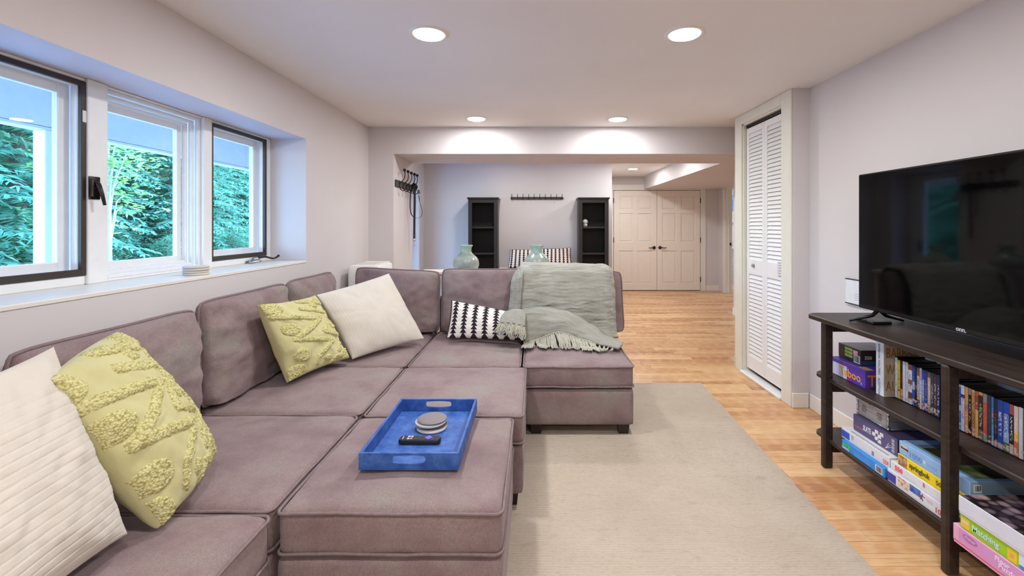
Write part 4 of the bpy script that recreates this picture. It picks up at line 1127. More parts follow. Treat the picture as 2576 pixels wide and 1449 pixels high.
g1 = [('white disc case touching the standing hardback', .0155, [(0, W_)], (150, 160, 190), .198), ('bright yellow disc case, first yellow one after the hardback', .016, [(0, YE), (.2, (170, 80, 50)), (.24, YE)], (70, 60, 30), .19),
      ('maroon and charcoal disc case beside the yellow one', .0135, [(0, (170, 110, 150)), (.14, (236, 140, 100)), (.28, (48, 44, 52)), (.42, MAR), (.7, (44, 42, 46))], (60, 30, 34), .19),
      ('plain white disc case after the maroon one', .0155, [(0, (228, 226, 232))], (206, 202, 214), .192), ('lilac-white disc case with pale print, before the brown pictured one', .0165, [(0, (226, 218, 224)), (.3, (206, 208, 224))], (176, 180, 206), .193),
      ('white disc case with brown and red pictures', .0215, [(0, (224, 224, 226)), (.12, (120, 72, 52)), (.3, (226, 226, 228)), (.5, (150, 96, 70)), (.62, (222, 222, 226)), (.86, (150, 74, 60)), (.95, (210, 90, 84))], (110, 76, 60), .188),
      ('royal blue disc case with a white middle band', .0145, [(0, BL_), (.4, (180, 200, 226)), (.6, BL_), (.93, NAV)], (90, 130, 210), .188), ('near-black disc case after the royal blue one', .011, [(0, (36, 30, 32)), (.45, (150, 110, 104)), (.55, (40, 34, 36))], (80, 70, 70), .186),
      ('disc case with a yellow emblem near its foot', .014, [(0, (70, 60, 60)), (.2, (220, 188, 60)), (.3, (196, 190, 206)), (.8, (120, 100, 116))], (110, 100, 150), .187), ('white disc case with a pinkish top, beside the emblem one', .0125, [(0, (220, 196, 190)), (.25, (214, 218, 230)), (.7, (206, 160, 150)), (.92, W_)], (150, 150, 170), .19),
      ('cobalt blue disc case with red at its foot', .0125, [(0, (206, 120, 130)), (.1, (40, 80, 180)), (.2, (116, 150, 206)), (.75, (34, 84, 190))], (220, 224, 240), .186), ('dark violet-blue disc case before the tan one', .0155, [(0, (70, 68, 150)), (.12, (200, 190, 214)), (.2, NAV)], (140, 140, 200), .187),
      ('tan disc case last before the middle leg of the stand', .0165, [(0, (150, 130, 110)), (.2, TAN), (.86, (120, 96, 90))], (236, 226, 210), .186)]
y = 2.211
for lb, w, st, mk, h in g1: disc(lb, y, w, st, mk, h=h); y -= w + .0004
for k in range(3): disc(('first', 'second', 'third')[k] + ' disc case hidden behind the middle leg of the stand, after the tan one', y, .0145, [(0, ((60, 70, 90), (90, 60, 60), (40, 60, 120))[k])], (200, 200, 200), h=.187); y -= .0149
y = min(y, 1.905)
for lb, w, st, mk, h, xf in [('dark grey disc case just behind the middle leg', .015, [(0, (70, 74, 82))], (180, 180, 186), .188, 1.732)]: disc(lb, y, w, st, mk, xf, h); y -= w + .0004
g2 = [('bright blue disc case first to the right of the middle leg', .0165, [(0, (60, 150, 220)), (.1, (214, 190, 180)), (.16, (36, 110, 200)), (.42, (196, 206, 220)), (.54, (36, 90, 180)), (.95, (170, 190, 230))], (150, 180, 230), .189),
      ('white disc case with red lettering beside the bright blue one', .0150, [(0, (206, 208, 226)), (.35, (222, 218, 226)), (.72, (40, 52, 110)), (.8, (214, 216, 230))], (190, 80, 90), .19), ('orange disc case beside the white red-lettered one', .0135, [(0, (232, 146, 70)), (.45, (190, 110, 80)), (.55, (150, 130, 140)), (.64, (206, 150, 60)), (.72, (236, 156, 86))], (246, 190, 120), .189),
      ('black disc case with white lettering after the orange one', .0115, [(0, (36, 30, 30)), (.86, (130, 140, 150))], (200, 196, 190), .188), ('tan orange book-like case with dark rules', .0125, [(0, (220, 150, 90)), (.08, (190, 124, 74)), (.5, (206, 146, 92)), (.95, (236, 176, 110))], (120, 70, 50), .187),
      ('rust and orange disc case beside the tan ruled one', .0125, [(0, (226, 160, 90)), (.6, (150, 76, 50)), (.9, (190, 96, 60))], (236, 180, 110), .187), ('dark green disc case with an orange top', .0155, [(0, (110, 106, 80)), (.2, (60, 56, 40)), (.55, (50, 96, 84)), (.68, (52, 46, 36)), (.93, (224, 150, 90))], (200, 190, 150), .189),
      ('grey disc case with a tall red panel', .0150, [(0, (136, 134, 132)), (.14, (206, 84, 72)), (.82, (150, 146, 144))], (230, 120, 100), .189), ('slate disc case after the red-panelled one', .0135, [(0, (52, 66, 84))], (66, 82, 104), .188),
      ('disc case striped sky blue and green', .0085, [(0, (130, 176, 226)), (.2, (80, 150, 220)), (.42, (40, 130, 110)), (.56, (170, 110, 130)), (.7, (40, 130, 230))], (160, 200, 240), .188), ('dark plum disc case before the pair of blue ones', .0115, [(0, (226, 150, 160)), (.1, (40, 40, 64)), (.4, (58, 44, 66))], (120, 110, 130), .185),
      ('blue disc case with two columns of white lettering', .0185, [(0, (150, 170, 214)), (.1, (36, 84, 190))], (226, 232, 244), .187), ('blue disc case with pale lower half, right of the lettered one', .0195, [(0, (90, 120, 70)), (.18, (150, 180, 226)), (.4, (90, 130, 206)), (.75, (40, 84, 190))], (236, 240, 246), .187),
      ('black and white disc case near the photo edge', .014, [(0, (180, 170, 166)), (.2, (40, 34, 38)), (.8, (170, 90, 90))], (220, 216, 212), .186), ('orange and yellow disc case at the photo edge', .014, [(0, (214, 110, 70)), (.3, (240, 190, 90)), (.5, (232, 200, 190))], (250, 236, 200), .186)]
y = min(y, 1.868)
for lb, w, st, mk, h in g2: disc(lb, y, w * 1.1, st, mk, 1.724, h); y -= w * 1.1 + .0004
for lb, st in (('pale disc case just cut by the photo edge', [(0, (206, 206, 210))]), ('green disc case beyond the photo edge', [(0, (60, 120, 80))]), ('red disc case beyond the photo edge, last of the row', [(0, (160, 50, 50))])): disc(lb, y, .0155, st, (230, 230, 230), 1.724, .188); y -= .0159

# bottom shelf, far stack
ZB = .1605
g = gamebox('board_game', 'bright blue flat game box at the bottom, far stack', 1.606, 1.86, 2.098, 2.390, ZB, .2055, (52, 140, 222))
left_patch(g, 'printed_panel', 1.606, 2.335, 2.388, .164, .176, (166, 180, 222)); ltext(g, 'SPUTTER', (60, 210, 90), 1.6056, 2.380, .181, .019, bold=.0012, sx=.75); barcode(g, 'L', 1.606, 2.112, 2.155, .166, .198)
for k in range(4): left_patch(g, 'printed_line', 1.606, 2.19, 2.30, .1665 + .006 * k, .1675 + .006 * k, (110, 176, 236))
g = gamebox('board_game', 'long white game box with a blue end, on the bright blue box', 1.622, 1.88, 2.090, 2.418, .206, .2585, (222, 222, 224))
left_patch(g, 'printed_end', 1.622, 2.355, 2.417, .214, .248, (52, 84, 190), 'blue end panel'); left_patch(g, 'printed_mark', 1.622, 2.185, 2.20, .217, .238, (130, 140, 170)); left_patch(g, 'printed_mark', 1.622, 2.325, 2.342, .226, .248, (170, 176, 190))
left_patch(g, 'printed_mark', 1.622, 2.103, 2.128, .217, .238, (232, 150, 120)); left_patch(g, 'printed_mark', 1.622, 2.097, 2.101, .222, .236, (90, 100, 180))
mb = MB()
for k in range(20): mb.box(1.6285 + .001 * (k % 3), 1.642, 2.115 + k * .0125, 2.1225 + k * .0125, .2584, .2592)
mb.build('lid_lettering', P((150, 152, 162)), g)
g = gamebox('board_game', 'violet-grey tile game box with white tiles printed, under the aluminium case', 1.662, 1.915, 2.095, 2.385, .2595, .3405, (88, 78, 118), lid=(92, 82, 122))
left_patch(g, 'printed_line', 1.662, 2.315, 2.378, .283, .288, (190, 90, 100)); ltext(g, 'SLATE', (222, 220, 230), 1.6615, 2.312, .289, .036, bold=.0008, sx=.55)
for (yy, zz) in ((2.222, .318), (2.24, .300), (2.204, .303), (2.222, .286), (2.19, .318), (2.204, .279)):
    o = left_patch(g, 'printed_tile', 1.662, yy - .011, yy + .011, zz - .0085, zz + .0085, (224, 222, 228))
for a in range(3): MB().tube([(1.6618, 2.165, .268), (1.6618, 2.145 - .008 * a, .300 - .006 * a)], .0012, 4).build('printed_stick', P((230, 228, 234)), g)
for k in range(4): left_patch(g, 'printed_tile', 1.662, 2.112, 2.128, .268 + .016 * k, .281 + .016 * k, (170, 170, 184))
for xa, xb, ya in ((1.72, 1.80, 2.30), (1.74, 1.84, 2.2)): top_patch(g, 'printed_line', .3405, xa, xb, ya, ya + .004, (120, 130, 150))
near_patch(g, 'box_end', 2.095, 1.664, 1.913, .262, .338, (46, 34, 44))
# aluminium case
ac = thing('aluminium_case', 'small silver aluminium case with two latches on the violet-grey game box', 'case', (1.79, 2.28, .3415))
M_ALU = plain('aluminium_panel', (196, 194, 196), .38, metal=.55, scale=40); M_EDGE = plain('polished_edge', (206, 210, 216), .2, metal=.9)
cx0, cx1, cy0, cy1, cz0, cz1 = 1.682, 1.90, 2.175, 2.392, .3415, .425
MB().cbox(cx0 + .003, cx1 - .003, cy0 + .003, cy1 - .003, cz0 + .003, .384, .002).build('case_base', M_ALU, ac); MB().cbox(cx0 + .003, cx1 - .003, cy0 + .003, cy1 - .003, .3855, cz1 - .003, .002).build('case_lid', M_ALU, ac)
e = MB()
for z in (cz0 + .004, cz1 - .004):
    e.tube([(cx0 + .004, cy0 + .004, z), (cx0 + .004, cy1 - .004, z), (cx1 - .004, cy1 - .004, z), (cx1 - .004, cy0 + .004, z)], .0042, 6, closed=True)
for x in (cx0 + .004, cx1 - .004):
    for yy in (cy0 + .004, cy1 - .004): e.tube([(x, yy, cz0), (x, yy, cz1)], .0042, 6)
e.build('edge_trim', M_EDGE, ac, True)
for x in (cx0 + .005, cx1 - .005):
    for yy in (cy0 + .005, cy1 - .005):
        for z in (cz0 + .0085, cz1 - .005): MB().ball((x, yy, z), .0085, 8, 6).build('corner_cap', M_EDGE, ac, True)
for yy in (2.235, 2.335):
    l = MB(); l.cbox(cx0 - .002, cx0 + .004, yy - .012, yy + .012, .369, .401, .001); l.cbox(cx0 - .005, cx0 - .001, yy - .007, yy + .007, .373, .392, .001); l.build('latch', M_STEEL, ac)
for yy in (cy0 + .016, cy1 - .016): MB().cbox(cx0 + .0015, cx0 + .004, yy - .004, yy + .004, .352, .412, .001).build('reinforcement', M_STEEL, ac)
# bottom shelf, middle stack
XS = 1.612
g = gamebox('jigsaw_box', 'white puzzle box with small sport photos, lowest of the middle stack', XS - .004, 1.86, 1.70, 2.085, ZB, .2175, (220, 221, 230), 'puzzle')
left_patch(g, 'printed_end', XS - .004, 2.035, 2.083, .167, .204, (66, 66, 160), 'violet end panel'); left_patch(g, 'printed_photo', XS - .004, 1.965, 2.022, .176, .212, photo_mat('warm_photo', ((60, 50, 60), (200, 160, 120), (230, 220, 210), (206, 130, 50)), 60))
left_patch(g, 'printed_photo', XS - .004, 1.905, 1.960, .186, .2155, photo_mat('blue_photo', ((30, 60, 130), (70, 110, 180), (120, 150, 210)), 30))
def lfig(r, x, pts, w, m): MB().tube([(x - .0004, y, z) for y, z in pts], w, 4).build('printed_figure', m, r)
FIG = P((110, 50, 50))
for pts in (((1.896, .207), (1.899, .192), (1.907, .180)), ((1.899, .192), (1.893, .179)), ((1.897, .201), (1.884, .198)), ((1.897, .201), (1.906, .193))): lfig(g, XS - .004, pts, .0018, FIG)
for k in range(3): left_patch(g, 'printed_line', XS - .004, 1.845, 1.88 - .004 * k, .2 - .005 * k, .2015 - .005 * k, (206, 150, 160))
ltext(g, '100', (206, 74, 70), XS - .0042, 1.838, .172, .030)
g = gamebox('jigsaw_box', 'white puzzle box with red piece count, above the sport-photo box', XS, 1.87, 1.70, 2.07, .218, .2595, (224, 224, 230), 'puzzle')
ltext(g, '550', (226, 90, 92), XS - .0002, 2.045, .2305, .028, bold=.0008)
for k in range(2): left_patch(g, 'printed_line', XS, 1.935, 1.99 - .01 * k, .2315 - .006 * k, .2328 - .006 * k, (190, 206, 200))
left_patch(g, 'printed_emblem', XS, 1.888, 1.898, .2365, .249, (210, 110, 100)); left_patch(g, 'printed_emblem', XS, 1.891, 1.896, .249, .2545, (90, 130, 90))
ltext(g, '3', (226, 90, 92), XS - .0002, 1.80, .226, .024)
g = gamebox('jigsaw_box', 'yellow puzzle box with script lettering, second from the top of the middle stack', XS + .004, 1.875, 1.70, 2.035, .26, .3095, (236, 210, 30), 'puzzle')
left_patch(g, 'printed_photo', XS + .004, 1.985, 2.030, .263, .307, photo_mat('autumn_photo', ((60, 46, 40), (150, 104, 80), (196, 150, 110), (216, 200, 190)), 50)); ltext(g, 'springbok', (96, 84, 30), XS + .0038, 1.972, .279, .030, bold=.0006, sx=.85)
for k in range(2): left_patch(g, 'printed_line', XS + .004, 1.88, 1.965, .2665 + .005 * k, .2675 + .005 * k, (200, 176, 30))
ltext(g, '500', (90, 80, 30), XS + .0038, 1.842, .278, .026)
g = gamebox('jigsaw_box', 'pale blue landscape puzzle box on top of the middle stack', XS + .006, 1.90, 1.70, 2.03, .31, .3685, (146, 182, 224), 'puzzle')
left_patch(g, 'printed_badge', XS + .006, 1.985, 2.018, .334, .358, (206, 200, 176)); ltext(g, 'Bounty', (70, 60, 50), XS + .0055, 2.017, .341, .013, bold=.0004); ltext(g, '1000', (116, 158, 216), XS + .0058, 1.978, .325, .034, bold=.0006)
left_patch(g, 'printed_mark', XS + .006, 1.893, 1.903, .332, .343, (214, 214, 206))
for k in range(2): left_patch(g, 'printed_line', XS + .006, 1.84, 1.885, .336 - .009 * k, .340 - .009 * k, (124, 162, 214))
top_patch(g, 'lid_picture', .3685, 1.66, 1.88, 1.72, 1.985, photo_mat('meadow_picture', ((52, 46, 30), (74, 74, 44), (110, 136, 76), (150, 170, 120)), 12)); top_patch(g, 'lid_band', .3688, 1.66, 1.88, 1.955, 1.985, (96, 128, 156))
near_patch(g, 'box_end', 1.70, XS + .008, 1.898, .321, .366, photo_mat('pale_sky_print', ((120, 150, 170), (150, 176, 196)), 8)); barcode(g, 'N', 1.6995, 1.632, 1.662, .328, .356)
# bottom shelf, near stack
g = gamebox('jigsaw_box', 'pink floor puzzle box overhanging the shelf edge, lowest of the near stack', 1.541, 1.84, 1.24, 1.684, ZB, .2285, (226, 170, 198), 'puzzle')
left_patch(g, 'printed_band', 1.541, 1.24, 1.682, ZB + .0095, ZB + .014, (214, 90, 130)); left_patch(g, 'printed_panel', 1.541, 1.43, 1.660, .178, .226, (214, 150, 204), 'darker pink panel')
mb = MB(); mb.lathe([(.5, 0), (.5, .0008)], 0, 0, 28); mb.xform(Matrix.Translation((1.5405, 1.618, .207)) @ Matrix.Rotation(-math.pi / 2, 4, 'Y') @ Matrix.Diagonal((.026, .056, 1, 1))); mb.build('printed_oval', P((184, 116, 172)), g)
ltext(g, 'Disney', (232, 190, 226), 1.5398, 1.637, .203, .014, shear=.2)
for k in range(2): ltext(g, ('Floor', 'Puzzle')[k], (238, 214, 238), 1.5405, 1.530 - .012 * k, .203 - .017 * k, .022, bold=.0006)
for (yy, zz, rgb) in ((1.40, .186, (230, 176, 90)), (1.375, .178, (160, 110, 206)), (1.36, .205, (200, 120, 216)), (1.35, .184, (226, 130, 130)), (1.385, .172, (200, 196, 130)), (1.335, .175, (240, 236, 240))):
    mb = MB(); mb.lathe([(.008, 0), (.008, .0008)], 0, 0, 12); mb.xform(Matrix.Translation((1.5405, yy, zz)) @ Matrix.Rotation(-math.pi / 2, 4, 'Y')); mb.build('printed_flower', P(rgb), g)
g = gamebox('board_game', 'lime green matching game box between the pink box and the white one', 1.543, 1.80, 1.432, 1.658, .229, .282, (160, 200, 40))
left_patch(g, 'printed_panel', 1.543, 1.622, 1.655, .235, .272, (228, 196, 50)); left_patch(g, 'printed_bar', 1.5428, 1.628, 1.65, .252, .261, (206, 204, 206)); ltext(g, 'Matching', (190, 226, 226), 1.5427, 1.612, .246, .027, bold=.0007, sx=.95)
left_patch(g, 'printed_panel', 1.543, 1.462, 1.492, .234, .274, (232, 196, 50)); left_patch(g, 'printed_spot', 1.5426, 1.471, 1.483, .247, .261, (220, 166, 90)); left_patch(g, 'printed_corner', 1.543, 1.434, 1.456, .231, .280, (214, 224, 236)); left_patch(g, 'printed_wave', 1.5427, 1.436, 1.455, .232, .243, (70, 130, 220))
g = gamebox('jigsaw_box', 'large white puzzle box with a dark pebble picture on its lid', 1.536, 1.80, 1.434, 1.657, .2825, .3455, (214, 214, 226), 'puzzle')
def pebble():
    t = NT('pebble_picture'); v = t.new('ShaderNodeTexVoronoi'); v.inputs['Scale'].default_value = 26; t.link(t.pos(), v.inputs['Vector'])
    k = t.ramp(v.outputs['Distance'], [(.25, (1, 1, 1, 1)), (.6, (0, 0, 0, 1))]); c2 = t.ramp(v.outputs['Color'], [(.2, S(60, 50, 60)), (.5, S(120, 104, 124)), (.8, S(190, 160, 150))])
    t.set(t.mix(k, S(34, 28, 32), c2), .3); return t.m
top_patch(g, 'lid_picture', .3455, 1.539, 1.797, 1.437, 1.654, pebble())
# ------------------------------------------------------------------ console table, vases, dehumidifier
M_CONS = plain('cream_console', (226, 216, 208), .45, var=.03)
ct = thing('console_table', 'narrow cream console table behind the sofa back', 'table', (-.24, 3.985, 0))
MB().cbox(-.985, .50, 3.875, 4.095, .905, .930, .004).build('table_top', M_CONS, ct)
for x in (-.95, .465):
    for y in (3.905, 4.065): MB().cbox(x - .02, x + .02, y - .02, y + .02, 0, .905, .003).build('leg', M_CONS, ct)
MB().cbox(-.93, .445, 3.895, 3.911, .84, .905, .002).build('apron', M_CONS, ct); MB().cbox(-.93, .445, 4.058, 4.074, .84, .905, .002).build('apron', M_CONS, ct)
def frosted():
    t = NT('sea_glass'); n = t.noise(t.pos(), 14, 5, .6); s = t.sep(t.gen())
    c = t.ramp(n, [(.3, S(188, 204, 194)), (.55, S(206, 216, 208)), (.75, S(224, 226, 216))])
    c = t.mix(t.ramp(s[2], [(.62, (0, 0, 0, 1)), (.72, (1, 1, 1, 1))]), c, t.mix(n, S(176, 212, 200), S(204, 224, 214)))
    t.set(c, .22, spec=.5); t.b.inputs['Transmission Weight'].default_value = .55; t.b.inputs['Subsurface Weight'].default_value = .0
    t.bump(n, .15, .01); return t.m
M_SEA = frosted()
def vase(label, cx, cy, z0, R, flare, H):
    pr = [(.55 * R, 0), (.80 * R, .02 * H), (.96 * R, .14 * H), (R, .27 * H), (.95 * R, .41 * H), (.80 * R, .53 * H), (.60 * R, .62 * H), (.455 * R, .70 * H), (.41 * R, .77 * H), (.405 * R, .86 * H), (.43 * R, .90 * H)]
    P_ = bez([(r, z, 0) for r, z in pr], 40)
    out = [(p[0], z0 + p[1]) for p in P_]
    rim = [(flare * .86, z0 + .93 * H), (flare * .97, z0 + .965 * H), (flare, z0 + .995 * H), (flare * .97, z0 + H), (flare * .88, z0 + .985 * H), (.37 * R, z0 + .90 * H)]
    inn = [(r - .006, z) for r, z in out[::-1][3:-3]]
    mb = MB(); mb.lathe(out + rim[:3] + rim[3:] + inn, cx, cy, 48, close=False)
    mb.lathe([(0, z0), (.55 * R, z0)], cx, cy, 48, close=False)
    o = mb.build('vase', M_SEA, None, True); tag(o, label, 'vase', 'pale green glass vases on the console table'); return o
vase('pale green frosted glass vase on the window side of the console table', -.598, 3.985, .9305, .113, .060, .222)
vase('pale green frosted glass vase rising behind the knitted throw', .018, 3.985, .9305, .113, .063, .222)
dh = thing('dehumidifier', 'white plastic dehumidifier standing in the corner behind the sofa', 'dehumidifier', (-1.475, 4.2, 0))
M_APP = plain('appliance_white', (232, 230, 226), .35, var=.02)
mb = MB(); soft_box(mb, -1.63, -1.345, 3.97, 4.36, .02, .975, .03, 0, 12); mb.build('housing', M_APP, dh, True)
for k in range(7): MB().cbox(-1.60 + .026 * k, -1.588 + .026 * k, 4.06, 4.30, .9735, .9785, .001).build('vent_slat', plain('vent_grey', (196, 196, 196), .4), dh)
MB().cbox(-1.375, -1.362, 3.962, 3.972, .935, .952, .002).build('button', plain('grey_button', (130, 128, 130), .4), dh)
for x in (-1.60, -1.375):
    for y in (4.0, 4.33): MB().lathe([(.02, 0), (.02, .025)], x, y, 12).build('caster', M_BLACK, dh)
MB().cbox(-1.60, -1.375, 4.30, 4.34, .972, .985, .003).build('carry_handle', M_APP, dh)

# ------------------------------------------------------------------ coat rack on the pier, leash
M_RACK = plain('rack_brown', (58, 50, 46), .45)
XP = -1.426
rk = thing('coat_rack', 'dark iron coat rack with ball-ended hooks on the pier by the opening', 'coat rack', (XP, 4.98, 1.755))
MB().cbox(XP + .0005, XP + .018, 4.655, 5.31, 1.722, 1.792, .004).build('board', M_RACK, rk)
for y in (4.755, 4.885, 5.015, 5.145, 5.265):
    h = MB(); x = XP + .018
    h.cbox(x - .001, x + .004, y - .014, y + .014, 1.722, 1.792, .001)
    h.tube([(x + .002, y, 1.762), (x + .022, y, 1.775), (x + .052, y, 1.81), (x + .06, y, 1.85), (x + .056, y, 1.885)], .0048, 8)
    h.tube([(x + .002, y, 1.74), (x + .012, y, 1.70), (x + .038, y, 1.682), (x + .066, y, 1.70), (x + .072, y, 1.722)], .0046, 8)
    h.ball((x + .072, y, 1.727), .0085, 8, 6); h.ball((x + .055, y, 1.899), .0165, 14, 8)
    h.build('hook', M_BLACKMETAL, rk, True)
M_STRAP = plain('black_webbing', (26, 20, 20), .8)
ls = thing('leash', 'black webbing leash hanging from the coat rack with a metal clip', 'leash', (XP + .06, 5.11, 1.30))
def ribbon(mb, pts, w, t=.003, axis=(0, 1, 0)):
    ax = Vector(axis) * w / 2; P_ = [Vector(p) for p in pts]; V = []
    for i, p in enumerate(P_):
        d = (P_[min(i + 1, len(P_) - 1)] - P_[max(i - 1, 0)]).normalized(); nn = d.cross(Vector(axis)).normalized() * t / 2
        V += [p - ax - nn, p + ax - nn, p + ax + nn, p - ax + nn]
    F = []
    for i in range(len(P_) - 1):
        for k in range(4): F.append((i * 4 + k, i * 4 + (k + 1) % 4, i * 4 + 4 + (k + 1) % 4, i * 4 + 4 + k))
    F += [(0, 1, 2, 3), tuple(4 * (len(P_) - 1) + k for k in (3, 2, 1, 0))]
    mb.add(V, F)
X2 = XP + .066
mb = MB(); ribbon(mb, [(X2 + .012, 5.11, 1.78), (X2 + .02, 5.105, 1.74), (X2 + .022, 5.10, 1.6), (X2 + .02, 5.095, 1.4), (X2 + .018, 5.095, 1.175)], .03, .004, (.5, .866, 0)); mb.build('strap', M_STRAP, ls, True)
mb = MB(); ribbon(mb, bez([(X2 - .005, 5.08, 1.78), (X2 - .02, 5.07, 1.6), (X2 - .012, 5.07, 1.46), (X2 + .02, 5.09, 1.41)], 14), .016, .003, (.3, .95, 0)); mb.build('strap', M_STRAP, ls, True)
mb = MB(); ribbon(mb, bez([(X2 + .035, 5.15, 1.74), (X2 + .06, 5.16, 1.60), (X2 + .088, 5.17, 1.48), (X2 + .07, 5.16, 1.415), (X2 + .02, 5.13, 1.41)], 18), .010, .003); mb.build('wrist_loop', M_STRAP, ls, True)
mb = MB(); mb.cbox(X2 - .006, X2 + .042, 5.06, 5.17, 1.725, 1.795, .02); mb.build('hanging_fold', M_STRAP, ls, True)
mb = MB(); mb.lathe([(.012, 1.15), (.016, 1.158), (.016, 1.172), (.008, 1.178)], X2 + .018, 5.095, 10); mb.tube([(X2 + .018, 5.095, 1.15), (X2 + .02, 5.095, 1.12), (X2 + .014, 5.095, 1.095)], .004, 6); mb.build('clip', plain('pale_clip', (196, 186, 180), .35, metal=.3), ls, True)
kb = MB(); kb.tube([(XP + .09, 5.265, 1.715), (XP + .1, 5.265, 1.69), (XP + .098, 5.265, 1.66)], .003, 6); kb.cbox(XP + .085, XP + .115, 5.24, 5.275, 1.69, 1.715, .004); kb.cbox(XP + .094, XP + .101, 5.258, 5.266, 1.60, 1.66, .001); kb.cbox(XP + .101, XP + .107, 5.262, 5.270, 1.615, 1.665, .001)
o = kb.build('key_bunch', M_STEEL, None, True); tag(o, 'small bunch of keys on the last hook of the coat rack', 'keys')

# ------------------------------------------------------------------ alcove: bookcases, peg rail, bench, pillows, skull
M_BOOKC = plain('black_cabinet', (42, 37, 37), .4); M_BACKP = plain('black_back_panel', (20, 22, 24), .6)
def bookcase(label, x0, x1):
    y0, y1 = 6.66, 6.952; r = thing('bookcase', label, 'bookcase', ((x0 + x1) / 2, (y0 + y1) / 2, 0), 'pair of slim black bookcases'); H = 1.70
    f = MB(); f.cbox(x0, x0 + .055, y0, y0 + .02, .0, H, .002); f.cbox(x1 - .055, x1, y0, y0 + .02, 0, H, .002); f.cbox(x0 + .055, x1 - .055, y0, y0 + .02, H - .045, H, .002); f.cbox(x0 + .055, x1 - .055, y0, y0 + .02, 0, .1, .002); f.build('face_frame', M_BOOKC, r)
    for xa, xb in ((x0 + .004, x0 + .022), (x1 - .022, x1 - .004)): MB().cbox(xa, xb, y0 + .02, y1, 0, H, .002).build('side_panel', M_BOOKC, r)
    MB().box(x0 + .022, x1 - .022, y1 - .008, y1 - .001, .05, H - .01).build('back_panel', M_BACKP, r)
    for z in (1.306, .922, .52, .085): MB().cbox(x0 + .022, x1 - .022, y0 + .021, y1 - .009, z - .024, z, .003).build('shelf', M_BOOKC, r)
    c = MB(); c.cbox(x0 - .006, x1 + .006, y0 - .008, y1, H, H + .014, .003); c.cbox(x0 - .018, x1 + .018, y0 - .02, y1, H + .014, H + .034, .006); c.build('crown', M_BOOKC, r)
    return r
bookcase('slim black bookcase with open shelves, behind the window-side vase', -.968, -.538)
bookcase('slim black bookcase with a white skull ornament, beside the double doors', .642, 1.078)
sk = thing('skull_ornament', 'small white skull ornament on a shelf of the bookcase by the double doors', 'ornament', (.752, 6.80, 1.3065))
M_BONE = plain('white_ceramic', (236, 232, 228), .4); z0 = 1.3065
s = MB(); s.ball((.752, 6.80, z0 + .070), .043, 18, 12, (.92, 1.2, .95)); s.build('cranium', M_BONE, sk, True)
s = MB(); s.cbox(.724, .780, 6.752, 6.81, z0 + .0, z0 + .055, .014); s.cbox(.735, .769, 6.752, 6.77, z0 + .012, z0 + .026, .004); s.build('jaw', M_BONE, sk, True)
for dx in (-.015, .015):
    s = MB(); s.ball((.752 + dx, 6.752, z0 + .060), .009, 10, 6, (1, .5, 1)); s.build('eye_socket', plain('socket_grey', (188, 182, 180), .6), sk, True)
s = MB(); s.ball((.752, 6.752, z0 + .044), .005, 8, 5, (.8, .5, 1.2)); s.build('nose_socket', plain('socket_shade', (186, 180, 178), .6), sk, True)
pr = thing('peg_rail', 'dark rail with ten thin pegs on the wall between the two bookcases', 'hook rail', (.04, 6.965, 1.745))
MB().cbox(-.365, .435, 6.950, 6.9695, 1.722, 1.758, .002).build('board', M_RACK, pr)
for k in range(10):
    x = -.345 + .0845 * k; h = MB(); h.tube([(x, 6.95, 1.735), (x, 6.915, 1.715), (x, 6.90, 1.722)], .0035, 6); h.tube([(x, 6.95, 1.745), (x, 6.925, 1.765), (x, 6.918, 1.80)], .0042, 6); h.build('peg', M_BLACKMETAL, pr, True)
bn = thing('bench', 'low white bench against the wall between the bookcases', 'bench', (.05, 6.72, 0))
MB().cbox(-.525, .60, 6.47, 6.94, .672, .700, .004).build('bench_top', M_CONS, bn)
for x in (-.50, .56): MB().cbox(x - .015, x + .03, 6.50, 6.94, 0, .672, .003).build('side_panel', M_CONS, bn)
MB().cbox(-.47, .545, 6.905, 6.925, .05, .66, .002).build('back_panel', M_CONS, bn)
M_STRIPE2 = tree_stripe('fir_stripe_print_small', 7.4, 9, .0, (58, 38, 28), (226, 212, 204))
for x0, x1, dz, lb, sd in ((-.36, .070, 0, 'black and white striped pillow on the bench, nearer the window', 41), (.108, .53, .012, 'black and white striped pillow on the bench, nearer the double doors', 42)):
    o, _ = pillow('lumbar_pillow', M_STRIPE2, (x0, 6.78, .965 + dz), (x1, 6.78, .965 + dz * 2.2), (x1 + .01, 6.66, .708), (x0 - .02, 6.66, .708), .12, None, plain('brown_piping', (62, 42, 34), .9), .004, nu=36, nv=26, full=.5, sag=.04, seed=sd)
    tag(o, lb, 'pillow', 'black and white fir-striped lumbar pillows')

# ------------------------------------------------------------------ glimpse into the bathroom
M_PORC = plain('porcelain', (232, 230, 226), .2, var=.01)
to = thing('toilet', 'white toilet seen through the bathroom doorway', 'toilet', (4.75, 10.1, 0))
MB().cbox(4.50, 5.0, 10.28, 10.48, .40, .80, .02).build('tank', M_PORC, to, True); MB().cbox(4.49, 5.01, 10.27, 10.485, .80, .835, .008).build('tank_lid', M_PORC, to)
b = MB(); b.lathe([(.10, 0), (.11, .05), (.10, .16), (.15, .28), (.195, .36), (.20, .395), (.0, .395)], 0, 0, 28, close=False); b.xform(Matrix.Translation((4.75, 10.03, 0)) @ Matrix.Diagonal((1, 1.25, 1, 1))); b.build('bowl', M_PORC, to, True)
b = MB(); b.lathe([(.19, .397), (.198, .402), (.198, .415), (.0, .42)], 0, 0, 28, close=False); b.xform(Matrix.Translation((4.75, 10.03, 0)) @ Matrix.Diagonal((1, 1.25, 1, 1))); b.build('seat_lid', M_PORC, to, True)
pc = thing('picture', 'blue framed picture high on the bathroom wall', 'picture', (4.6, 10.49, 1.85))
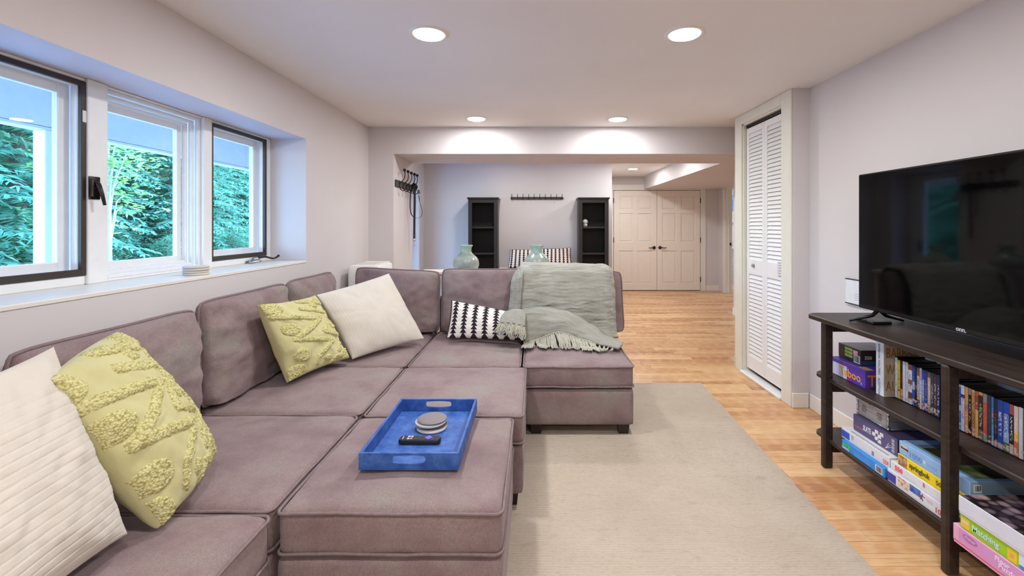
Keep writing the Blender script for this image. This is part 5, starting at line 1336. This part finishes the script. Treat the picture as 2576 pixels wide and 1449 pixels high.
MB().cbox(4.40, 4.98, 10.478, 10.498, 1.62, 2.06, .004).build('frame', M_WHITE, pc); MB().box(4.43, 4.95, 10.475, 10.48, 1.65, 2.03).build('print', photo_mat('blue_wash', ((80, 120, 200), (130, 160, 220), (190, 206, 230)), 8), pc)
sh = thing('bathroom_shelf', 'white shelf with brackets on the bathroom wall above the toilet', 'shelf', (4.72, 10.4, 1.46))
MB().cbox(4.42, 5.02, 10.33, 10.499, 1.455, 1.48, .003).build('board', M_WHITE, sh)
for x in (4.5, 4.94): MB().cbox(x - .01, x + .01, 10.36, 10.499, 1.40, 1.455, .002).build('bracket', M_WHITE, sh)
jr = MB(); jr.lathe([(.035, .8355), (.04, .85), (.04, .93), (.03, .95), (.03, .965), (.0, .966)], 4.62, 10.38, 20, close=False); o = jr.build('jar', plain('amber_jar', (96, 74, 56), .25), None, True); tag(o, 'brown jar standing on the toilet tank', 'jar')
# ------------------------------------------------------------------ outside: bounce patio, porch, forest
def ground_mat():
    t = NT('forest_floor'); p = t.pos(); n = t.noise(p, 1.3, 5, .65)
    t.set(t.ramp(n, [(.3, S(92, 96, 66)), (.5, S(112, 128, 78)), (.7, S(140, 150, 104))]), .95); t.bump(n, .6, .08); return t.m
P_ = np.zeros((50, 60, 3))
for i in range(50):
    for j in range(60):
        x = -2.1 - 46 * (i / 49) ** 1.4; y = -12 + 62 * j / 59; d = -2.1 - x
        z = -.06 + .02 * max(0, d - 6) ** 1.25 * .55 + (.12 * fbm((x, y, 0), .5, 3) if d > 6 else 0) + .028 * max(0, d - 16) ** 1.4
        P_[i, j] = (x, y, z)
gm = MB(); gm.grid(P_); gr = gm.build('ground_outside', ground_mat(), None, True); struct(gr)
struct(MB().box(-9.5, XO - .001, -6, 16, -.2, -.005).build('ground_bounce_patio', M_CONCRETE))  # pale slab, made wide to bounce daylight up onto the room ceiling
M_PORCH = plain('porch_paint', (222, 220, 212), .6, var=.03)
bm = MB(); bm.cbox(-3.56, -3.48, -4, 13, 2.02, 2.32, .004); bm.cbox(-3.60, -3.48, -4, 13, 2.005, 2.03, .003)
o = bm.build('beam_porch', M_PORCH); struct(o)
o = struct(MB().box(-3.9, XO - .001, -4, 13, 2.321, 2.36).build('ceiling_porch', M_WHITE))
for y, lb in ((3.30, 'white square porch post seen through the casement nearest the camera'), (5.78, 'white square porch post seen at the edge of the farther casement'), (.80, 'white square porch post beyond the near end of the window'), (8.3, 'white square porch post past the patio door')):
    po = thing('porch_post', lb, 'post', (-3.53, y, -.05), 'white posts of the porch')
    MB().cbox(-3.575, -3.485, y - .045, y + .045, -.05, 2.005, .004).build('shaft', M_WHITE, po); MB().cbox(-3.60, -3.46, y - .07, y + .07, -.05, .09, .005).build('plinth', M_WHITE, po)

def leaf_mat(name, cols, trans=.35):
    t = NT(name); geo = t.new('ShaderNodeNewGeometry'); oi = t.new('ShaderNodeObjectInfo')
    r = t.math('FRACT', t.math('ADD', geo.outputs['Random Per Island'], t.math('MULTIPLY', oi.outputs['Random'], .0)))
    c = t.ramp(r, [(i / (len(cols) - 1), S(*k)) for i, k in enumerate(cols)])
    c = t.mix(t.math('MULTIPLY', oi.outputs['Random'], .35), c, S(96, 156, 128))
    t.n.remove(t.b)
    d = t.new('ShaderNodeBsdfDiffuse'); tr = t.new('ShaderNodeBsdfTranslucent'); mx = t.new('ShaderNodeMixShader'); mx.inputs[0].default_value = trans
    t.link(c, d.inputs[0]); t.link(c, tr.inputs[0]); t.link(d.outputs[0], mx.inputs[1]); t.link(tr.outputs[0], mx.inputs[2]); t.link(mx.outputs[0], t.out.inputs[0]); return t.m
M_NEEDLE = leaf_mat('conifer_needles', ((84, 136, 120), (106, 166, 140), (130, 190, 156), (166, 214, 178)))
M_LEAF = leaf_mat('maple_leaves', ((150, 196, 104), (180, 216, 124), (206, 230, 146)), .5)
M_BUSH = leaf_mat('understory_leaves', ((84, 140, 112), (112, 172, 132), (150, 202, 154)), .4)
M_BARK = plain('grey_bark', (112, 104, 100), .9, var=.25, scale=9, stretch=(3, 3, 1)); M_PALEB = plain('pale_bark', (196, 188, 180), .85, var=.15, scale=9)

def conifer_mesh(seed, H, R):
    r = random.Random(seed); tr = MB(); tr.tube([(0, 0, -.3), (r.uniform(-.05, .05), 0, H * .5), (0, r.uniform(-.05, .05), H)], [.16, .10, .02], 8)
    f = MB(); z = .25
    while z < H:
        L0 = R * (1 - z / H) ** .75 + .25; nb = 7 if z < 7 else 5
        for b in range(nb):
            a = 2 * math.pi * (b + r.random() * .8) / nb; L = L0 * r.uniform(.65, 1.1); ca, sa = math.cos(a), math.sin(a)
            droop = r.uniform(.12, .38); n = max(3, int(L / .13))
            for k in range(1, n + 1):
                t = k / n; d = L * t; zz = z + .10 * math.sin(t * 2.2) - droop * d * t; wv = (1 - t * .65) * .34 + .08
                for s in (-1, 1, -1.6, 1.6):
                    aa = s * r.uniform(.6, 1.05); ln = wv * r.uniform(.7, 1.25)
                    bx, by = ca * d, sa * d; dx, dy = math.cos(a + aa), math.sin(a + aa); w = r.uniform(.018, .034)
                    ex, ey, ez = bx + dx * ln, by + dy * ln, zz - r.uniform(.03, .14)
                    px, py = -dy * w, dx * w
                    f.add([(bx, by, zz), (bx + dx * ln * .5 + px, by + dy * ln * .5 + py, zz - .02 + r.uniform(-.03, .03)), (ex, ey, ez), (bx + dx * ln * .5 - px, by + dy * ln * .5 - py, zz - .03 + r.uniform(-.03, .03))], [(0, 1, 2, 3)])
        z += r.uniform(.2, .3) if z < 7 else .5
    return tr.mesh('trunk', M_BARK, True), f.mesh('foliage', M_NEEDLE)
def leafy_mesh(seed, H, R, n, size, mat, trunkr, bark, z0=.8, flat=.45):
    r = random.Random(seed); tr = MB(); f = MB()
    top = (r.uniform(-.3, .3), r.uniform(-.3, .3), H)
    tr.tube([(0, 0, -.2), (top[0] * .2, top[1] * .2, H * .4), top], [trunkr, trunkr * .8, trunkr * .2], 8)
    cl = []
    for k in range(max(6, n // 90)):
        t = r.uniform(z0 / H, 1); a = r.uniform(0, 2 * math.pi); rr = R * r.uniform(.25, 1) * (1.05 - t * .5)
        c = Vector((rr * math.cos(a), rr * math.sin(a), H * t)); cl.append(c)
        tr.tube([(top[0] * t * .6, top[1] * t * .6, H * max(.05, t - .18)), (c.x * .5, c.y * .5, c.z - .12), c], [trunkr * .4, trunkr * .25, .008], 5)
    for k in range(n):
        c = r.choice(cl); p = c + Vector((r.gauss(0, .32), r.gauss(0, .32), r.gauss(0, .32 * flat))); s = size * r.uniform(.6, 1.3)
        a = r.uniform(0, 2 * math.pi); u = Vector((math.cos(a), math.sin(a), r.uniform(-.5, .2))) * s; v = Vector((-math.sin(a), math.cos(a), r.uniform(-.4, .4))) * s * .8
        f.add([p - u, p - u * .2 + v * .8, p + u * .5 + v * .35, p + u, p + u * .5 - v * .35, p - u * .2 - v * .8], [(0, 1, 2, 3, 4, 5)])
    return tr.mesh('trunk', bark, True), f.mesh('foliage', mat)
def plant(name, tm, fm, x, y, rz, sc, label, cat, group=None, fname='foliage'):
    d = -2.1 - x; z = -.06 + .02 * max(0, d - 6) ** 1.25 * .55 + .028 * max(0, d - 16) ** 1.4
    o = thing(name, label, cat, (x, y, z), group); o.rotation_euler = (0, 0, rz); o.scale = (sc, sc, sc)
    for nm, me in (('trunk', tm), (fname, fm)):
        c = bpy.data.objects.new(nm, me); COL.objects.link(c); c.parent = o
        if nm == fname: c['kind'] = 'stuff'
    return o
rf = random.Random(5)
CON = [conifer_mesh(100 + i, 13 + i, 2.1 + .2 * (i % 3)) for i in range(4)]
pts = []
for ring, (d0, d1, cnt, gap) in enumerate(((11.0, 13.0, 16, 1.9), (14, 18, 20, 2.1), (18.5, 25, 26, 2.4))):
    for k in range(cnt):
        for tr_ in range(40):
            # spread over the strip of forest that the windows look into
            s = -1.42 + 1.16 * rf.random(); X_ = -rf.uniform(d0, d1); Y_ = X_ / s
            if all((X_ - a) ** 2 + (Y_ - b) ** 2 > gap ** 2 for a, b in pts): break
        else: continue
        pts.append((X_, Y_)); tm, fm = CON[rf.randrange(4)]
        plant('conifer_tree', tm, fm, X_, Y_, rf.uniform(0, 6.28), rf.uniform(.8, 1.1), 'tall green conifer in the dense forest beyond the porch', 'tree', 'conifers of the forest beyond the porch')
mt, mf = leafy_mesh(7, 6.0, 1.0, 3600, .062, M_LEAF, .055, M_PALEB, 1.2, .35)
plant('maple_tree', mt, mf, -8.6, 9.25, .6, 1.0, 'young light green maple with a pale trunk, nearest the middle window pane', 'tree')
st, sf = leafy_mesh(9, 2.0, 1.2, 4200, .05, M_BUSH, .03, M_BARK, .1, .8)
for k in range(26):
    s = -1.36 + 1.0 * (k + rf.uniform(.1, .9)) / 26; X_ = -rf.uniform(9.6, 11.5); plant('forest_shrub', st, sf, X_, X_ / s, rf.uniform(0, 6), rf.uniform(.35, .62), 'leafy green shrub at the edge of the forest floor', 'shrub', 'shrubs along the forest edge')
bt = MB(); bt.tube([(0, 0, -.2), (.05, .02, 3), (-.03, 0, 7)], [.10, .085, .06], 8)
for a in (.8, 2.4, 4.2, 5.5): bt.tube([(0, 0, 2 + a * .4), (math.cos(a) * .5, math.sin(a) * .5, 2.2 + a * .4), (math.cos(a) * 1.0, math.sin(a) * 1.0, 2.15 + a * .4)], [.02, .012, .006], 5)
btm = bt.mesh('trunk', M_PALEB, True)
for x, y in ((-12.6, 14.4), (-13.2, 21.5), (-12.4, 10.3), (-12.9, 18.2)):
    o = bpy.data.objects.new('bare_trunk', btm); COL.objects.link(o); o.location = (x, y, .2); tag(o, 'pale bare tree trunk standing among the conifers', 'tree', 'bare trunks in the forest')
